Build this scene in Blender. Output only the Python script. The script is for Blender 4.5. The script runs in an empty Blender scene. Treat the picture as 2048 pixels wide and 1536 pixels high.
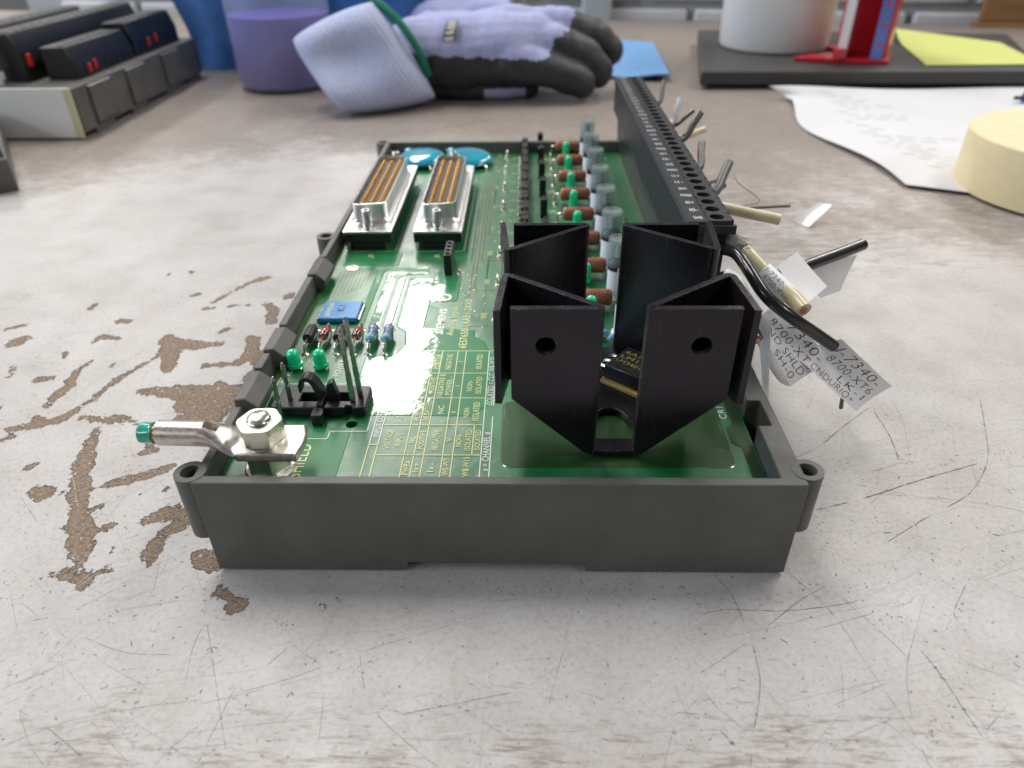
import bpy, bmesh, math, random
import numpy as np
from mathutils import Vector, Matrix
random.seed(7); RNG = np.random.default_rng(11)
S = 0.001                                   # everything below is written in millimetres
scene = bpy.context.scene
C = scene.collection

# ------------------------------------------------------------------ camera
cam_d = bpy.data.cameras.new('camera'); cam = bpy.data.objects.new('camera', cam_d); C.objects.link(cam)
PITCH, YAW, ROLL = 0.59855, -0.02399, -0.01209
fwd = Vector((math.sin(YAW)*math.cos(PITCH), math.cos(YAW)*math.cos(PITCH), -math.sin(PITCH)))
rgt = Vector((math.cos(YAW), -math.sin(YAW), 0)); upv = rgt.cross(fwd)
r2 = rgt*math.cos(ROLL)+upv*math.sin(ROLL); u2 = upv*math.cos(ROLL)-rgt*math.sin(ROLL)
m = Matrix((r2, u2, -fwd)).transposed().to_4x4(); m.translation = Vector((5.234, -95.41, 110.48))*S
cam.matrix_world = m
cam_d.sensor_width = 36; cam_d.lens = 1420/2048*36
cam_d.clip_start = 0.005; cam_d.clip_end = 50
cam_d.dof.use_dof = True; cam_d.dof.focus_distance = 0.152; cam_d.dof.aperture_fstop = 19
scene.camera = cam

# ------------------------------------------------------------------ light: fluorescent troffers on the ceiling, a window to the left
world = bpy.data.worlds.new('World'); scene.world = world; world.use_nodes = True
bg = world.node_tree.nodes['Background']; bg.inputs[0].default_value = (0.95, 0.97, 1.0, 1); bg.inputs[1].default_value = 0.125
def area(name, loc, sx, sy, radiance, col, target=None):
    d = bpy.data.lights.new(name, 'AREA'); d.shape = 'RECTANGLE'; d.size = sx; d.size_y = sy
    d.energy = radiance*math.pi*sx*sy; d.color = col
    o = bpy.data.objects.new(name, d); C.objects.link(o); o.location = loc
    if target is not None:
        o.rotation_euler = (Vector(target)-Vector(loc)).to_track_quat('-Z', 'Y').to_euler()
    return o
TROF = 20.5; TC = (1.0, 0.97, 0.93)
for tx, ty in ((-0.57, 2.75), (-2.0, 2.75), (1.5, 2.75), (-2.0, 0.95), (-0.57, 0.95), (1.15, 0.95), (-2.0, -1.9), (2.2, -0.9)):   # none shines from where the photographer stands
    area('ceiling_light', (tx, ty, 1.6), 0.3, 1.2, TROF, TC)
area('window_light', (-2.6, -0.35, 0.95), 1.3, 1.1, 7.0, (0.60, 0.77, 1.0), (0, 0, 0))
vs = scene.view_settings; vs.view_transform = 'Standard'; vs.look = 'None'; vs.gamma = 1; vs.use_curve_mapping = False; vs.exposure = 0.04
scene.render.engine = 'CYCLES'
scene.cycles.max_bounces = 6; scene.cycles.diffuse_bounces = 3; scene.cycles.glossy_bounces = 3; scene.cycles.transmission_bounces = 4; scene.cycles.transparent_max_bounces = 6

# ------------------------------------------------------------------ materials
MATS = {}
def nodes_of(name):
    mt = bpy.data.materials.new(name); mt.use_nodes = True
    return mt, mt.node_tree, mt.node_tree.nodes['Principled BSDF']
def mmcoord(nt, scale=(1, 1, 1)):
    tc = nt.nodes.new('ShaderNodeTexCoord'); mp = nt.nodes.new('ShaderNodeMapping')
    mp.inputs['Scale'].default_value = [1000*s for s in scale]
    nt.links.new(tc.outputs['Object'], mp.inputs['Vector']); return mp.outputs[0]
def noise(nt, vec, scale, detail=3, rough=0.6, dist=0):
    n = nt.nodes.new('ShaderNodeTexNoise'); n.inputs['Scale'].default_value = scale; n.inputs['Detail'].default_value = detail
    n.inputs['Roughness'].default_value = rough; n.inputs['Distortion'].default_value = dist
    nt.links.new(vec, n.inputs['Vector']); return n.outputs['Fac']
def ramp(nt, fac, stops):
    r = nt.nodes.new('ShaderNodeValToRGB'); e = r.color_ramp.elements
    while len(e) < len(stops): e.new(0.5)
    for i, (p, c) in enumerate(stops):
        e[i].position = p; e[i].color = (c, c, c, 1) if not isinstance(c, (tuple, list)) else (*c, 1)
    nt.links.new(fac, r.inputs[0]); return r.outputs[0]
def mth(nt, op, a, b=None, clamp=False):
    n = nt.nodes.new('ShaderNodeMath'); n.operation = op; n.use_clamp = clamp
    for i, v in enumerate((a, b)):
        if v is None: continue
        if isinstance(v, (int, float)): n.inputs[i].default_value = v
        else: nt.links.new(v, n.inputs[i])
    return n.outputs[0]
def mixc(nt, fac, a, b):
    n = nt.nodes.new('ShaderNodeMix'); n.data_type = 'RGBA'
    if isinstance(fac, (int, float)): n.inputs[0].default_value = fac
    else: nt.links.new(fac, n.inputs[0])
    for k, v in ((6, a), (7, b)):
        if isinstance(v, (tuple, list)): n.inputs[k].default_value = (*v, 1)
        else: nt.links.new(v, n.inputs[k])
    return n.outputs[2]
def bump(nt, h, strength, dist_mm):
    b = nt.nodes.new('ShaderNodeBump'); b.inputs['Strength'].default_value = strength; b.inputs['Distance'].default_value = dist_mm*S
    nt.links.new(h, b.inputs['Height']); return b.outputs[0]
def pm(name, col, rough=0.5, metal=0.0, var=0.0, vscale=0.15, bmp=0.0, bscale=1.0, coat=0.0, trans=0.0, ior=1.5, sss=0.0, rvar=0.0, spec=0.5, stretch=(1, 1, 1), coatr=0.05):
    """plain Principled material with mottled colour, roughness wear and fine relief"""
    mt, nt, b = nodes_of(name)
    b.inputs['Roughness'].default_value = rough; b.inputs['Metallic'].default_value = metal; b.inputs['IOR'].default_value = ior
    b.inputs['Coat Weight'].default_value = coat; b.inputs['Coat Roughness'].default_value = coatr
    b.inputs['Transmission Weight'].default_value = trans; b.inputs['Specular IOR Level'].default_value = spec
    if sss:
        b.inputs['Subsurface Weight'].default_value = sss; b.inputs['Subsurface Radius'].default_value = (1, 1, 1); b.inputs['Subsurface Scale'].default_value = 2*S
    v = mmcoord(nt, stretch)
    if var:
        n = noise(nt, v, vscale, 4, 0.65)
        nt.links.new(ramp(nt, n, [(0.25, tuple(c*(1-var) for c in col)), (0.75, tuple(min(1, c*(1+var)) for c in col))]), b.inputs['Base Color'])
    else: b.inputs['Base Color'].default_value = (*col, 1)
    if rvar:
        n = noise(nt, v, vscale*2.3, 4); nt.links.new(ramp(nt, n, [(0.3, max(0.02, rough-rvar)), (0.7, rough+rvar)]), b.inputs['Roughness'])
    if bmp: nt.links.new(bump(nt, noise(nt, v, bscale, 3), 1.0, bmp), b.inputs['Normal'])
    MATS[name] = mt; return mt

pm('black_plastic', (0.011, 0.011, 0.012), 0.35, var=0.25, vscale=0.4, bmp=0.02, bscale=3, rvar=0.1)
pm('terminal_plastic', (0.022, 0.023, 0.026), 0.42, var=0.25, vscale=0.4, bmp=0.02, bscale=3, rvar=0.1)
pm('hole_dark', (0.004, 0.004, 0.004), 0.7)  # near black, carries the shade inside wells and grooves
pm('chrome', (0.90, 0.89, 0.87), 0.33, metal=1, bmp=0.006, bscale=0.35, rvar=0.05)
pm('nickel', (0.70, 0.69, 0.65), 0.26, metal=1, var=0.12, rvar=0.1)
pm('zinc', (0.66, 0.69, 0.58), 0.33, metal=1, var=0.08, rvar=0.08)
pm('tin', (0.62, 0.57, 0.53), 0.36, metal=1, var=0.18, vscale=0.6, bmp=0.008, bscale=3, rvar=0.1)
pm('lead_metal', (0.46, 0.46, 0.46), 0.30, metal=1, var=0.2, vscale=1, rvar=0.1)
pm('solder', (0.70, 0.66, 0.55), 0.25, metal=1)
pm('gold', (0.85, 0.50, 0.16), 0.25, metal=1)
pm('copper', (0.80, 0.33, 0.18), 0.3, metal=1, var=0.2, vscale=2)
pm('silk_white', (0.80, 0.84, 0.78), 0.35, coat=0.6)
pm('silk_yellow', (0.76, 0.78, 0.34), 0.35, coat=0.6)
pm('trace_olive', (0.16, 0.14, 0.035), 0.25, coat=0.8)
pm('insert_brown', (0.040, 0.026, 0.019), 0.5)
pm('varistor_blue', (0.012, 0.30, 0.42), 0.16, var=0.25, vscale=0.09, coat=0.8, bmp=0.2, bscale=0.18)
pm('resistor_brown', (0.30, 0.095, 0.045), 0.42, var=0.2, vscale=0.3, coat=0.2)
pm('resistor_blue', (0.20, 0.42, 0.60), 0.25, coat=0.5)
pm('band_red', (0.45, 0.02, 0.03), 0.3, coat=0.5)
pm('band_blue', (0.05, 0.07, 0.30), 0.3, coat=0.5)
pm('band_black', (0.015, 0.015, 0.02), 0.3, coat=0.5)
pm('glass_red', (0.50, 0.035, 0.02), 0.12, coat=1, sss=0.1)
pm('glass_darkred', (0.07, 0.012, 0.008), 0.1, coat=1)
pm('diode_black', (0.014, 0.014, 0.014), 0.45, var=0.4, vscale=1)
pm('led_green', (0.008, 0.62, 0.28), 0.20, coat=0.6, sss=0.5, coatr=0.12)
pm('blue_part', (0.018, 0.20, 0.50), 0.28, var=0.1, vscale=0.2, coat=0.4)
pm('white_plastic', (0.72, 0.75, 0.80), 0.35, var=0.05)
pm('print_black', (0.02, 0.02, 0.025), 0.6)
pm('print_gold', (0.30, 0.25, 0.06), 0.5)
pm('substrate', (0.42, 0.30, 0.09), 0.4, var=0.2, vscale=0.5)
pm('wire_black', (0.013, 0.013, 0.014), 0.25, var=0.3, vscale=0.8, coat=0.2)
pm('wire_grey', (0.11, 0.11, 0.105), 0.4, var=0.3, vscale=0.8)
pm('wire_cream', (0.62, 0.56, 0.36), 0.35, var=0.08, vscale=0.5, coat=0.2)
pm('wire_green', (0.02, 0.34, 0.24), 0.22, coat=0.5)
pm('sleeve_white', (0.93, 0.93, 0.945), 0.38)
pm('fibre', (0.22, 0.20, 0.15), 0.8, var=0.4, vscale=1.2)
pm('towel_blue', (0.085, 0.24, 0.58), 0.9, var=0.15, vscale=0.25, bmp=0.15, bscale=1.2)
pm('towel_light', (0.16, 0.34, 0.62), 0.9, var=0.12, vscale=0.25, bmp=0.15, bscale=1.2)
pm('liquid_purple', (0.15, 0.125, 0.46), 0.3, var=0.12, vscale=0.05, sss=0.3)
pm('glove_knit', (0.36, 0.38, 0.60), 0.9, var=0.10, vscale=0.3, bmp=0.25, bscale=1.1)
pm('cuff_knit', (0.44, 0.48, 0.66), 0.95, var=0.10, vscale=0.35, bmp=0.35, bscale=1.0)
pm('glove_rubber', (0.028, 0.030, 0.034), 0.55, var=0.25, vscale=0.15, bmp=0.12, bscale=1.1)
pm('hem_green', (0.008, 0.17, 0.10), 0.8, bmp=0.2, bscale=1.5)
pm('glove_print', (0.02, 0.045, 0.06), 0.6)
pm('glove_print_pale', (0.58, 0.52, 0.48), 0.6)
pm('tray_grey', (0.050, 0.048, 0.046), 0.5, var=0.15, vscale=0.05, bmp=0.03, bscale=1.5)
pm('tub_white', (0.70, 0.68, 0.65), 0.35, sss=0.1)
pm('holder_red', (0.52, 0.012, 0.025), 0.3, coat=0.3)
pm('strip_blue', (0.10, 0.16, 0.45), 0.25, metal=0.4)
pm('note_yellow', (0.62, 0.66, 0.20), 0.8)
pm('paper', (0.64, 0.64, 0.65), 0.85, var=0.03, vscale=0.02)
pm('paper_ink', (0.52, 0.53, 0.55), 0.8)
pm('tape_cream', (0.74, 0.62, 0.38), 0.6, var=0.06, vscale=0.08)
pm('tape_core', (0.45, 0.43, 0.40), 0.8)
pm('pen_blue', (0.02, 0.13, 0.62), 0.3, coat=0.4)
pm('clear_plastic', (0.85, 0.87, 0.88), 0.12, trans=0.8, ior=1.3)
pm('painted_brick', (0.62, 0.62, 0.62), 0.7, var=0.08, vscale=0.05, bmp=0.4, bscale=0.2)
pm('mortar', (0.50, 0.50, 0.50), 0.9)
pm('wood', (0.27, 0.14, 0.055), 0.5, var=0.3, vscale=0.03, stretch=(1, 1, 8))
pm('post_grey', (0.42, 0.46, 0.50), 0.5, var=0.06)
pm('module_label', (0.80, 0.79, 0.77), 0.4)
pm('tape_yellowed', (0.60, 0.60, 0.36), 0.5)
pm('indicator_red', (0.55, 0.03, 0.02), 0.3)
pm('scratch_dark', (0.18, 0.17, 0.163), 0.8)
pm('scratch_pale', (0.60, 0.59, 0.58), 0.6)
pm('scratch_mid', (0.29, 0.28, 0.272), 0.8)

def m_worn(name, col, rough, wear_col, edge_mm, edge_thr, dust, grain, spec=0.4, tint=(1, 1, 1)):
    """dark plastic or anodised metal with rubbed edges, dust specks, scuffs and uneven sheen"""
    mt, nt, b = nodes_of(name); v = mmcoord(nt)
    base = ramp(nt, mth(nt, 'ADD', mth(nt, 'MULTIPLY', noise(nt, v, 0.07, 4, 0.6), 0.6), mth(nt, 'MULTIPLY', noise(nt, v, 2.2, 3, 0.7), 0.4)), [(0.33, tuple(c*0.80 for c in col)), (0.67, tuple(c*1.22 for c in col))])
    bv = nt.nodes.new('ShaderNodeBevel'); bv.samples = 4; bv.inputs['Radius'].default_value = edge_mm*S
    ge = nt.nodes.new('ShaderNodeNewGeometry'); dt = nt.nodes.new('ShaderNodeVectorMath'); dt.operation = 'DOT_PRODUCT'
    nt.links.new(bv.outputs[0], dt.inputs[0]); nt.links.new(ge.outputs['Normal'], dt.inputs[1])
    edge = mth(nt, 'MULTIPLY', mth(nt, 'SUBTRACT', 0.985, dt.outputs['Value']), 6.0, True)
    worn = mth(nt, 'MULTIPLY', edge, ramp(nt, noise(nt, v, 0.9, 4, 0.7), [(edge_thr, 0.0), (edge_thr+0.12, 1.0)]))
    speck = ramp(nt, noise(nt, v, 2.6, 2, 0.5), [(0.735-dust, 0.0), (0.775-dust, 0.55)])
    scuff = ramp(nt, noise(nt, mmcoord(nt, (1.0, 1.0, 0.12)), 0.9, 4, 0.7), [(0.62, 0.0), (0.80, 0.16)])
    f = mth(nt, 'MAXIMUM', mth(nt, 'MAXIMUM', worn, speck), scuff)
    nt.links.new(mixc(nt, f, base, wear_col), b.inputs['Base Color'])
    nt.links.new(ramp(nt, noise(nt, v, 0.12, 4, 0.6), [(0.3, rough-0.08), (0.7, rough+0.10)]), b.inputs['Roughness'])
    b.inputs['Specular IOR Level'].default_value = spec; b.inputs['Specular Tint'].default_value = (*tint, 1)
    nt.links.new(bump(nt, noise(nt, v, grain, 3, 0.6), 1.0, 0.02), b.inputs['Normal']); MATS[name] = mt
m_worn('housing', (0.102, 0.101, 0.092), 0.42, (0.24, 0.24, 0.235), 0.35, 0.56, 0.015, 3.0)
m_worn('anodised', (0.0088, 0.0066, 0.0078), 0.24, (0.20, 0.19, 0.185), 0.40, 0.57, 0.012, 6.0, 0.55, (0.86, 0.83, 1.0))
def m_translucent(name, col, tcol, alpha):
    mt, nt, b = nodes_of(name); b.inputs['Base Color'].default_value = (*col, 1); b.inputs['Roughness'].default_value = 0.12
    t = nt.nodes.new('ShaderNodeBsdfTransparent'); t.inputs[0].default_value = (*tcol, 1)
    x = nt.nodes.new('ShaderNodeMixShader'); x.inputs[0].default_value = alpha
    out = nt.nodes['Material Output']
    nt.links.new(t.outputs[0], x.inputs[1]); nt.links.new(b.outputs[0], x.inputs[2]); nt.links.new(x.outputs[0], out.inputs[0])
    MATS[name] = mt
m_translucent('bottle_plastic', (0.70, 0.72, 0.78), (0.92, 0.92, 0.98), 0.22)
m_translucent('fuse_cap', (0.70, 0.76, 0.76), (0.86, 0.91, 0.90), 0.17)
m_translucent('label_film', (0.82, 0.82, 0.84), (0.95, 0.95, 0.95), 0.62)

def m_pcb(name, c_dark, c_light, relief, croughness=0.03):
    """solder-masked board: green lacquer with pooled clear coating that ripples reflections"""
    mt, nt, b = nodes_of(name); v = mmcoord(nt)
    n1 = noise(nt, v, 0.035, 3, 0.55); n2 = noise(nt, v, 0.6, 3)
    f = mth(nt, 'ADD', mth(nt, 'MULTIPLY', n1, 0.75), mth(nt, 'MULTIPLY', n2, 0.25))
    nt.links.new(ramp(nt, f, [(0.35, c_dark), (0.65, c_light)]), b.inputs['Base Color'])
    b.inputs['Roughness'].default_value = 0.38
    b.inputs['Coat Weight'].default_value = 1.0; b.inputs['Coat Roughness'].default_value = croughness; b.inputs['Coat IOR'].default_value = 1.45
    h = mth(nt, 'ADD', mth(nt, 'MULTIPLY', noise(nt, v, 0.075, 2, 0.5, 0.6), 1.0), mth(nt, 'MULTIPLY', noise(nt, v, 0.7, 2, 0.5), 0.12))
    nt.links.new(bump(nt, h, 1.0, relief), b.inputs['Coat Normal'])
    dust = noise(nt, v, 3.2, 2); MATS[name] = mt
m_pcb('pcb_mask', (0.004, 0.105, 0.030), (0.007, 0.175, 0.050), 0.42, 0.30)
m_pcb('pcb_copper', (0.006, 0.150, 0.044), (0.011, 0.215, 0.068), 0.15, 0.03)
m_pcb('pcb_bare', (0.010, 0.052, 0.009), (0.018, 0.072, 0.014), 0.12, 0.05)  # olive green, darkened to carry the fins' shadow and reflection on the pad

def m_table():
    """worn grey laminate: chips (attribute 'wear' = mm inside a chip outline) show tan board; streaks, specks and fine scratches"""
    mt, nt, b = nodes_of('worn_laminate'); v = mmcoord(nt)
    at = nt.nodes.new('ShaderNodeAttribute'); at.attribute_name = 'wear'; w = at.outputs['Fac']
    at2 = nt.nodes.new('ShaderNodeAttribute'); at2.attribute_name = 'rubbed'; rub_glow = at2.outputs['Fac']
    edge = mth(nt, 'ADD', mth(nt, 'MULTIPLY', mth(nt, 'SUBTRACT', noise(nt, v, 0.30, 5, 0.65), 0.5), 4.6), mth(nt, 'MULTIPLY', mth(nt, 'SUBTRACT', noise(nt, v, 1.6, 3, 0.6), 0.5), 1.2))
    wd = mth(nt, 'ADD', mth(nt, 'MULTIPLY', mth(nt, 'ADD', mth(nt, 'ADD', w, 0.35), edge), 0.25), 0.5, True)
    isl = ramp(nt, noise(nt, v, 0.85, 4, 0.65), [(0.57, 1.0), (0.62, 0.0)])        # flakes of laminate left standing
    chip = mth(nt, 'MULTIPLY', ramp(nt, wd, [(0.47, 0.0), (0.53, 1.0)]), isl)
    rim = ramp(nt, wd, [(0.44, 0.0), (0.505, 0.75), (0.58, 0.0)])
    grain = mmcoord(nt, (0.16, 1.0, 1.0))
    st = noise(nt, grain, 0.55, 5, 0.72)                   # horizontal rubbed grain
    st2 = noise(nt, grain, 1.9, 4, 0.7)
    blotch = noise(nt, v, 0.030, 4, 0.6)
    s = mth(nt, 'ADD', mth(nt, 'ADD', mth(nt, 'MULTIPLY', st, 0.6), mth(nt, 'MULTIPLY', st2, 0.4)), mth(nt, 'MULTIPLY', mth(nt, 'SUBTRACT', blotch, 0.5), 0.35))
    thr = mth(nt, 'SUBTRACT', s, mth(nt, 'SUBTRACT', 0.63, mth(nt, 'MULTIPLY', rub_glow, 0.36)))
    streak = mth(nt, 'MULTIPLY', thr, 9.0, True)
    sp = noise(nt, v, 1.15, 2, 0.5, 0.4); spn = noise(nt, v, 0.12, 2)
    speck = mth(nt, 'MULTIPLY', mth(nt, 'SUBTRACT', mth(nt, 'ADD', sp, mth(nt, 'MULTIPLY', mth(nt, 'SUBTRACT', spn, 0.5), 0.30)), 0.700), 26.0, True)
    top = ramp(nt, noise(nt, v, 0.045, 5, 0.6), [(0.28, (0.400, 0.372, 0.348)), (0.5, (0.470, 0.446, 0.430)), (0.72, (0.515, 0.497, 0.486))])
    fine = ramp(nt, noise(nt, v, 0.9, 4, 0.7), [(0.28, 0.80), (0.5, 0.98), (0.72, 1.06)])
    mul = nt.nodes.new('ShaderNodeMix'); mul.data_type = 'RGBA'; mul.blend_type = 'MULTIPLY'; mul.inputs[0].default_value = 1
    nt.links.new(top, mul.inputs[6]); nt.links.new(fine, mul.inputs[7])
    tan = ramp(nt, noise(nt, mmcoord(nt, (0.6, 1, 1)), 1.7, 4, 0.7), [(0.28, (0.085, 0.060, 0.045)), (0.46, (0.21, 0.145, 0.098)), (0.60, (0.30, 0.22, 0.155)), (0.75, (0.42, 0.34, 0.27))])
    rubcol = ramp(nt, noise(nt, v, 0.25, 3), [(0.3, (0.175, 0.138, 0.112)), (0.7, (0.265, 0.218, 0.182))])
    c1 = mixc(nt, mth(nt, 'MULTIPLY', streak, 0.80), mul.outputs[2], rubcol)
    c2 = mixc(nt, mth(nt, 'MULTIPLY', speck, 0.80), c1, (0.19, 0.18, 0.175))
    c3 = mixc(nt, rim, mixc(nt, chip, c2, tan), (0.115, 0.095, 0.080))
    nt.links.new(c3, b.inputs['Base Color'])
    nt.links.new(mth(nt, 'ADD', mth(nt, 'MULTIPLY', chip, 0.4), ramp(nt, noise(nt, v, 0.06, 4), [(0.3, 0.34), (0.7, 0.50)])), b.inputs['Roughness'])
    h = mth(nt, 'SUBTRACT', mth(nt, 'MULTIPLY', noise(nt, v, 0.7, 4), 0.25), mth(nt, 'ADD', mth(nt, 'MULTIPLY', chip, mth(nt, 'ADD', 0.8, mth(nt, 'MULTIPLY', noise(nt, v, 1.4, 3), 0.9))), mth(nt, 'MULTIPLY', speck, 0.3)))
    nt.links.new(bump(nt, h, 1.0, 0.22), b.inputs['Normal']); b.inputs['Specular IOR Level'].default_value = 0.42
    MATS['worn_laminate'] = mt
m_table()

# ------------------------------------------------------------------ mesh helpers
class MB:
    def __init__(s): s.v = []; s.f = []; s.m = []
    def add(s, vs, fs, mi=0):
        o = len(s.v); s.v += [tuple(p) for p in vs]; s.f += [tuple(i+o for i in f) for f in fs]; s.m += [mi]*len(fs); return s
    def box(s, a, b, mi=0, M=None):
        vs = [(x, y, z) for z in (a[2], b[2]) for y in (a[1], b[1]) for x in (a[0], b[0])]
        if M: vs = [M @ Vector(p) for p in vs]
        return s.add(vs, [(0, 2, 3, 1), (4, 5, 7, 6), (0, 1, 5, 4), (2, 6, 7, 3), (0, 4, 6, 2), (1, 3, 7, 5)], mi)
    def prism(s, poly, lo, hi, axis=2, mi=0):
        n = len(poly)
        def P(p, h): return (p[0], p[1], h) if axis == 2 else ((p[0], h, p[1]) if axis == 1 else (h, p[0], p[1]))
        vs = [P(p, lo) for p in poly]+[P(p, hi) for p in poly]
        fs = [tuple(range(n))[::-1], tuple(range(n, 2*n))]+[(i, (i+1) % n, n+(i+1) % n, n+i) for i in range(n)]
        return s.add(vs, fs, mi)
    def tube(s, path, r, seg=10, mi=0, caps=True):
        P = [Vector(p) for p in path]; n = len(P); R = r if isinstance(r, (list, tuple)) else [r]*n
        t0 = (P[1]-P[0]).normalized(); a = Vector((0, 0, 1)) if abs(t0.z) < 0.9 else Vector((1, 0, 0))
        u = t0.cross(a).normalized(); vs = []; fs = []
        for i in range(n):
            t = (P[min(i+1, n-1)]-P[max(i-1, 0)]).normalized(); u = (u-t*u.dot(t)).normalized(); w = t.cross(u)
            vs += [P[i]+(u*math.cos(2*math.pi*k/seg)+w*math.sin(2*math.pi*k/seg))*R[i] for k in range(seg)]
        for i in range(n-1):
            for k in range(seg): fs.append((i*seg+k, i*seg+(k+1) % seg, (i+1)*seg+(k+1) % seg, (i+1)*seg+k))
        if caps: fs += [tuple(range(seg))[::-1], tuple(range((n-1)*seg, n*seg))]
        return s.add(vs, fs, mi)
    def cyl(s, p0, p1, r, r1=None, seg=24, mi=0): return s.tube([p0, p1], [r, r if r1 is None else r1], seg, mi)
    def lathe(s, prof, c=(0, 0, 0), seg=32, mi=0, axis=2):
        vs = []; fs = []
        for r, h in prof:
            for k in range(seg):
                a = 2*math.pi*k/seg; x, y = r*math.cos(a), r*math.sin(a)
                p = (x, y, h) if axis == 2 else ((h, x, y) if axis == 0 else (x, h, y))
                vs.append((p[0]+c[0], p[1]+c[1], p[2]+c[2]))
        for i in range(len(prof)-1):
            for k in range(seg): fs.append((i*seg+k, i*seg+(k+1) % seg, (i+1)*seg+(k+1) % seg, (i+1)*seg+k))
        if prof[0][0] > 1e-6: fs.append(tuple(range(seg))[::-1])
        if prof[-1][0] > 1e-6: fs.append(tuple(range((len(prof)-1)*seg, len(prof)*seg)))
        return s.add(vs, fs, mi)
    def ell(s, c, r, seg=16, rings=9, mi=0):
        return s.lathe([(math.sin(math.pi*i/rings), -math.cos(math.pi*i/rings)) for i in range(rings+1)], (0, 0, 0), seg, mi)._fix(c, r, seg*(rings+1))
    def _fix(s, c, r, n):
        for i in range(len(s.v)-n, len(s.v)):
            x, y, z = s.v[i]; s.v[i] = (c[0]+x*r[0], c[1]+y*r[1], c[2]+z*r[2])
        return s
    def mesh(s, name):
        me = bpy.data.meshes.new(name); me.from_pydata([(x*S, y*S, z*S) for x, y, z in s.v], [], s.f)
        bm = bmesh.new(); bm.from_mesh(me); bmesh.ops.remove_doubles(bm, verts=bm.verts, dist=1e-6); 
        bm.to_mesh(me); bm.free(); return me
    def build(s, name, mats, parent=None, bevel=0.0, smooth=40, seg=2, recalc=True, loc=None):
        me = bpy.data.meshes.new(name); me.from_pydata([(x*S, y*S, z*S) for x, y, z in s.v], [], s.f)
        mats = [mats] if isinstance(mats, str) else mats
        for k in mats: me.materials.append(MATS[k])
        me.polygons.foreach_set('material_index', s.m)
        if recalc:
            bm = bmesh.new(); bm.from_mesh(me); bmesh.ops.recalc_face_normals(bm, faces=bm.faces); bm.to_mesh(me); bm.free()
        o = link(name, me, parent, loc)
        finish(o, bevel, smooth, seg); return o
def finish(o, bevel=0.0, smooth=40, seg=2):
    me = o.data
    if smooth:
        me.polygons.foreach_set('use_smooth', [True]*len(me.polygons)); me.set_sharp_from_angle(angle=math.radians(smooth))
    if bevel:
        b = o.modifiers.new('bevel', 'BEVEL'); b.width = bevel*S; b.segments = seg; b.limit_method = 'ANGLE'; b.angle_limit = math.radians(35); b.harden_normals = False
def link(name, data, parent=None, loc=None):
    o = bpy.data.objects.new(name, data); C.objects.link(o)
    if parent is not None: o.parent = parent
    if loc is not None: o.location = Vector(loc)*S
    return o
def thing(name, label, cat, loc=(0, 0, 0), group=None, rz=0):
    o = link(name, None, None, loc); o.rotation_euler.z = rz; o.empty_display_size = 0.01; return tag(o, label, cat, group)
def tag(o, label, cat, group=None):
    o['label'] = label; o['category'] = cat
    if group: o['group'] = group
    return o
def dup(o, loc=None, parent=None, rz=None):
    c = o.copy(); C.objects.link(c)
    if parent is not None: c.parent = parent
    if loc is not None: c.location = Vector(loc)*S
    if rz is not None: c.rotation_euler.z = rz
    for ch in list(o.children):
        d = ch.copy(); C.objects.link(d); d.parent = c
    return c
def bool_cut(o, cutter):
    """subtract a shape for good (the cutting shape itself is thrown away)"""
    c = cutter.build('cutter', 'hole_dark', smooth=0)
    for k in list(o.data.materials): pass
    md = o.modifiers.new('b', 'BOOLEAN'); md.object = c; md.operation = 'DIFFERENCE'; md.solver = 'EXACT'
    o.modifiers.move(len(o.modifiers)-1, 0)
    others = [(x.name, x.show_viewport) for x in o.modifiers if x.name != md.name]
    for n, _ in others: o.modifiers[n].show_viewport = False
    bpy.context.view_layer.update(); dg = bpy.context.evaluated_depsgraph_get()
    me = bpy.data.meshes.new_from_object(o.evaluated_get(dg))
    o.modifiers.remove(md)
    for n, v in others: o.modifiers[n].show_viewport = True
    me.materials.clear()
    for k in o.data.materials: me.materials.append(k)
    mi = [min(p.material_index, max(0, len(me.materials)-1)) for p in me.polygons]; me.polygons.foreach_set('material_index', mi)
    o.data = me; bpy.data.objects.remove(c)
    me.polygons.foreach_set('use_smooth', [True]*len(me.polygons)); me.set_sharp_from_angle(angle=math.radians(40))
_TXT = {}
def glyphs(t, offset=0.0):
    if (t, offset) in _TXT: return _TXT[(t, offset)]
    cu = bpy.data.curves.new('t', 'FONT'); cu.body = t; cu.size = 1; cu.offset = offset; cu.resolution_u = 3; cu.space_character = 1.06
    o = bpy.data.objects.new('t', cu); C.objects.link(o); bpy.context.view_layer.update()
    me = bpy.data.meshes.new_from_object(o.evaluated_get(bpy.context.evaluated_depsgraph_get()))
    vs = np.array([v.co[:2] for v in me.vertices]); fs = [tuple(p.vertices) for p in me.polygons]
    bpy.data.objects.remove(o); bpy.data.curves.remove(cu); bpy.data.meshes.remove(me)
    x0, x1 = vs[:, 0].min(), vs[:, 0].max(); cap = 0.69
    _TXT[(t, offset)] = (np.column_stack([(vs[:, 0]-x0)/max(1e-6, x1-x0), vs[:, 1]/cap]), fs); return _TXT[(t, offset)]
def put_text(mb, t, fn, mi=0, offset=0.0):
    """fn(u, v) -> point in mm; u runs 0..1 along the text, v 0..1 over the capital height"""
    uv, fs = glyphs(t, offset); mb.add([fn(u, v) for u, v in uv], fs, mi)
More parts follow.
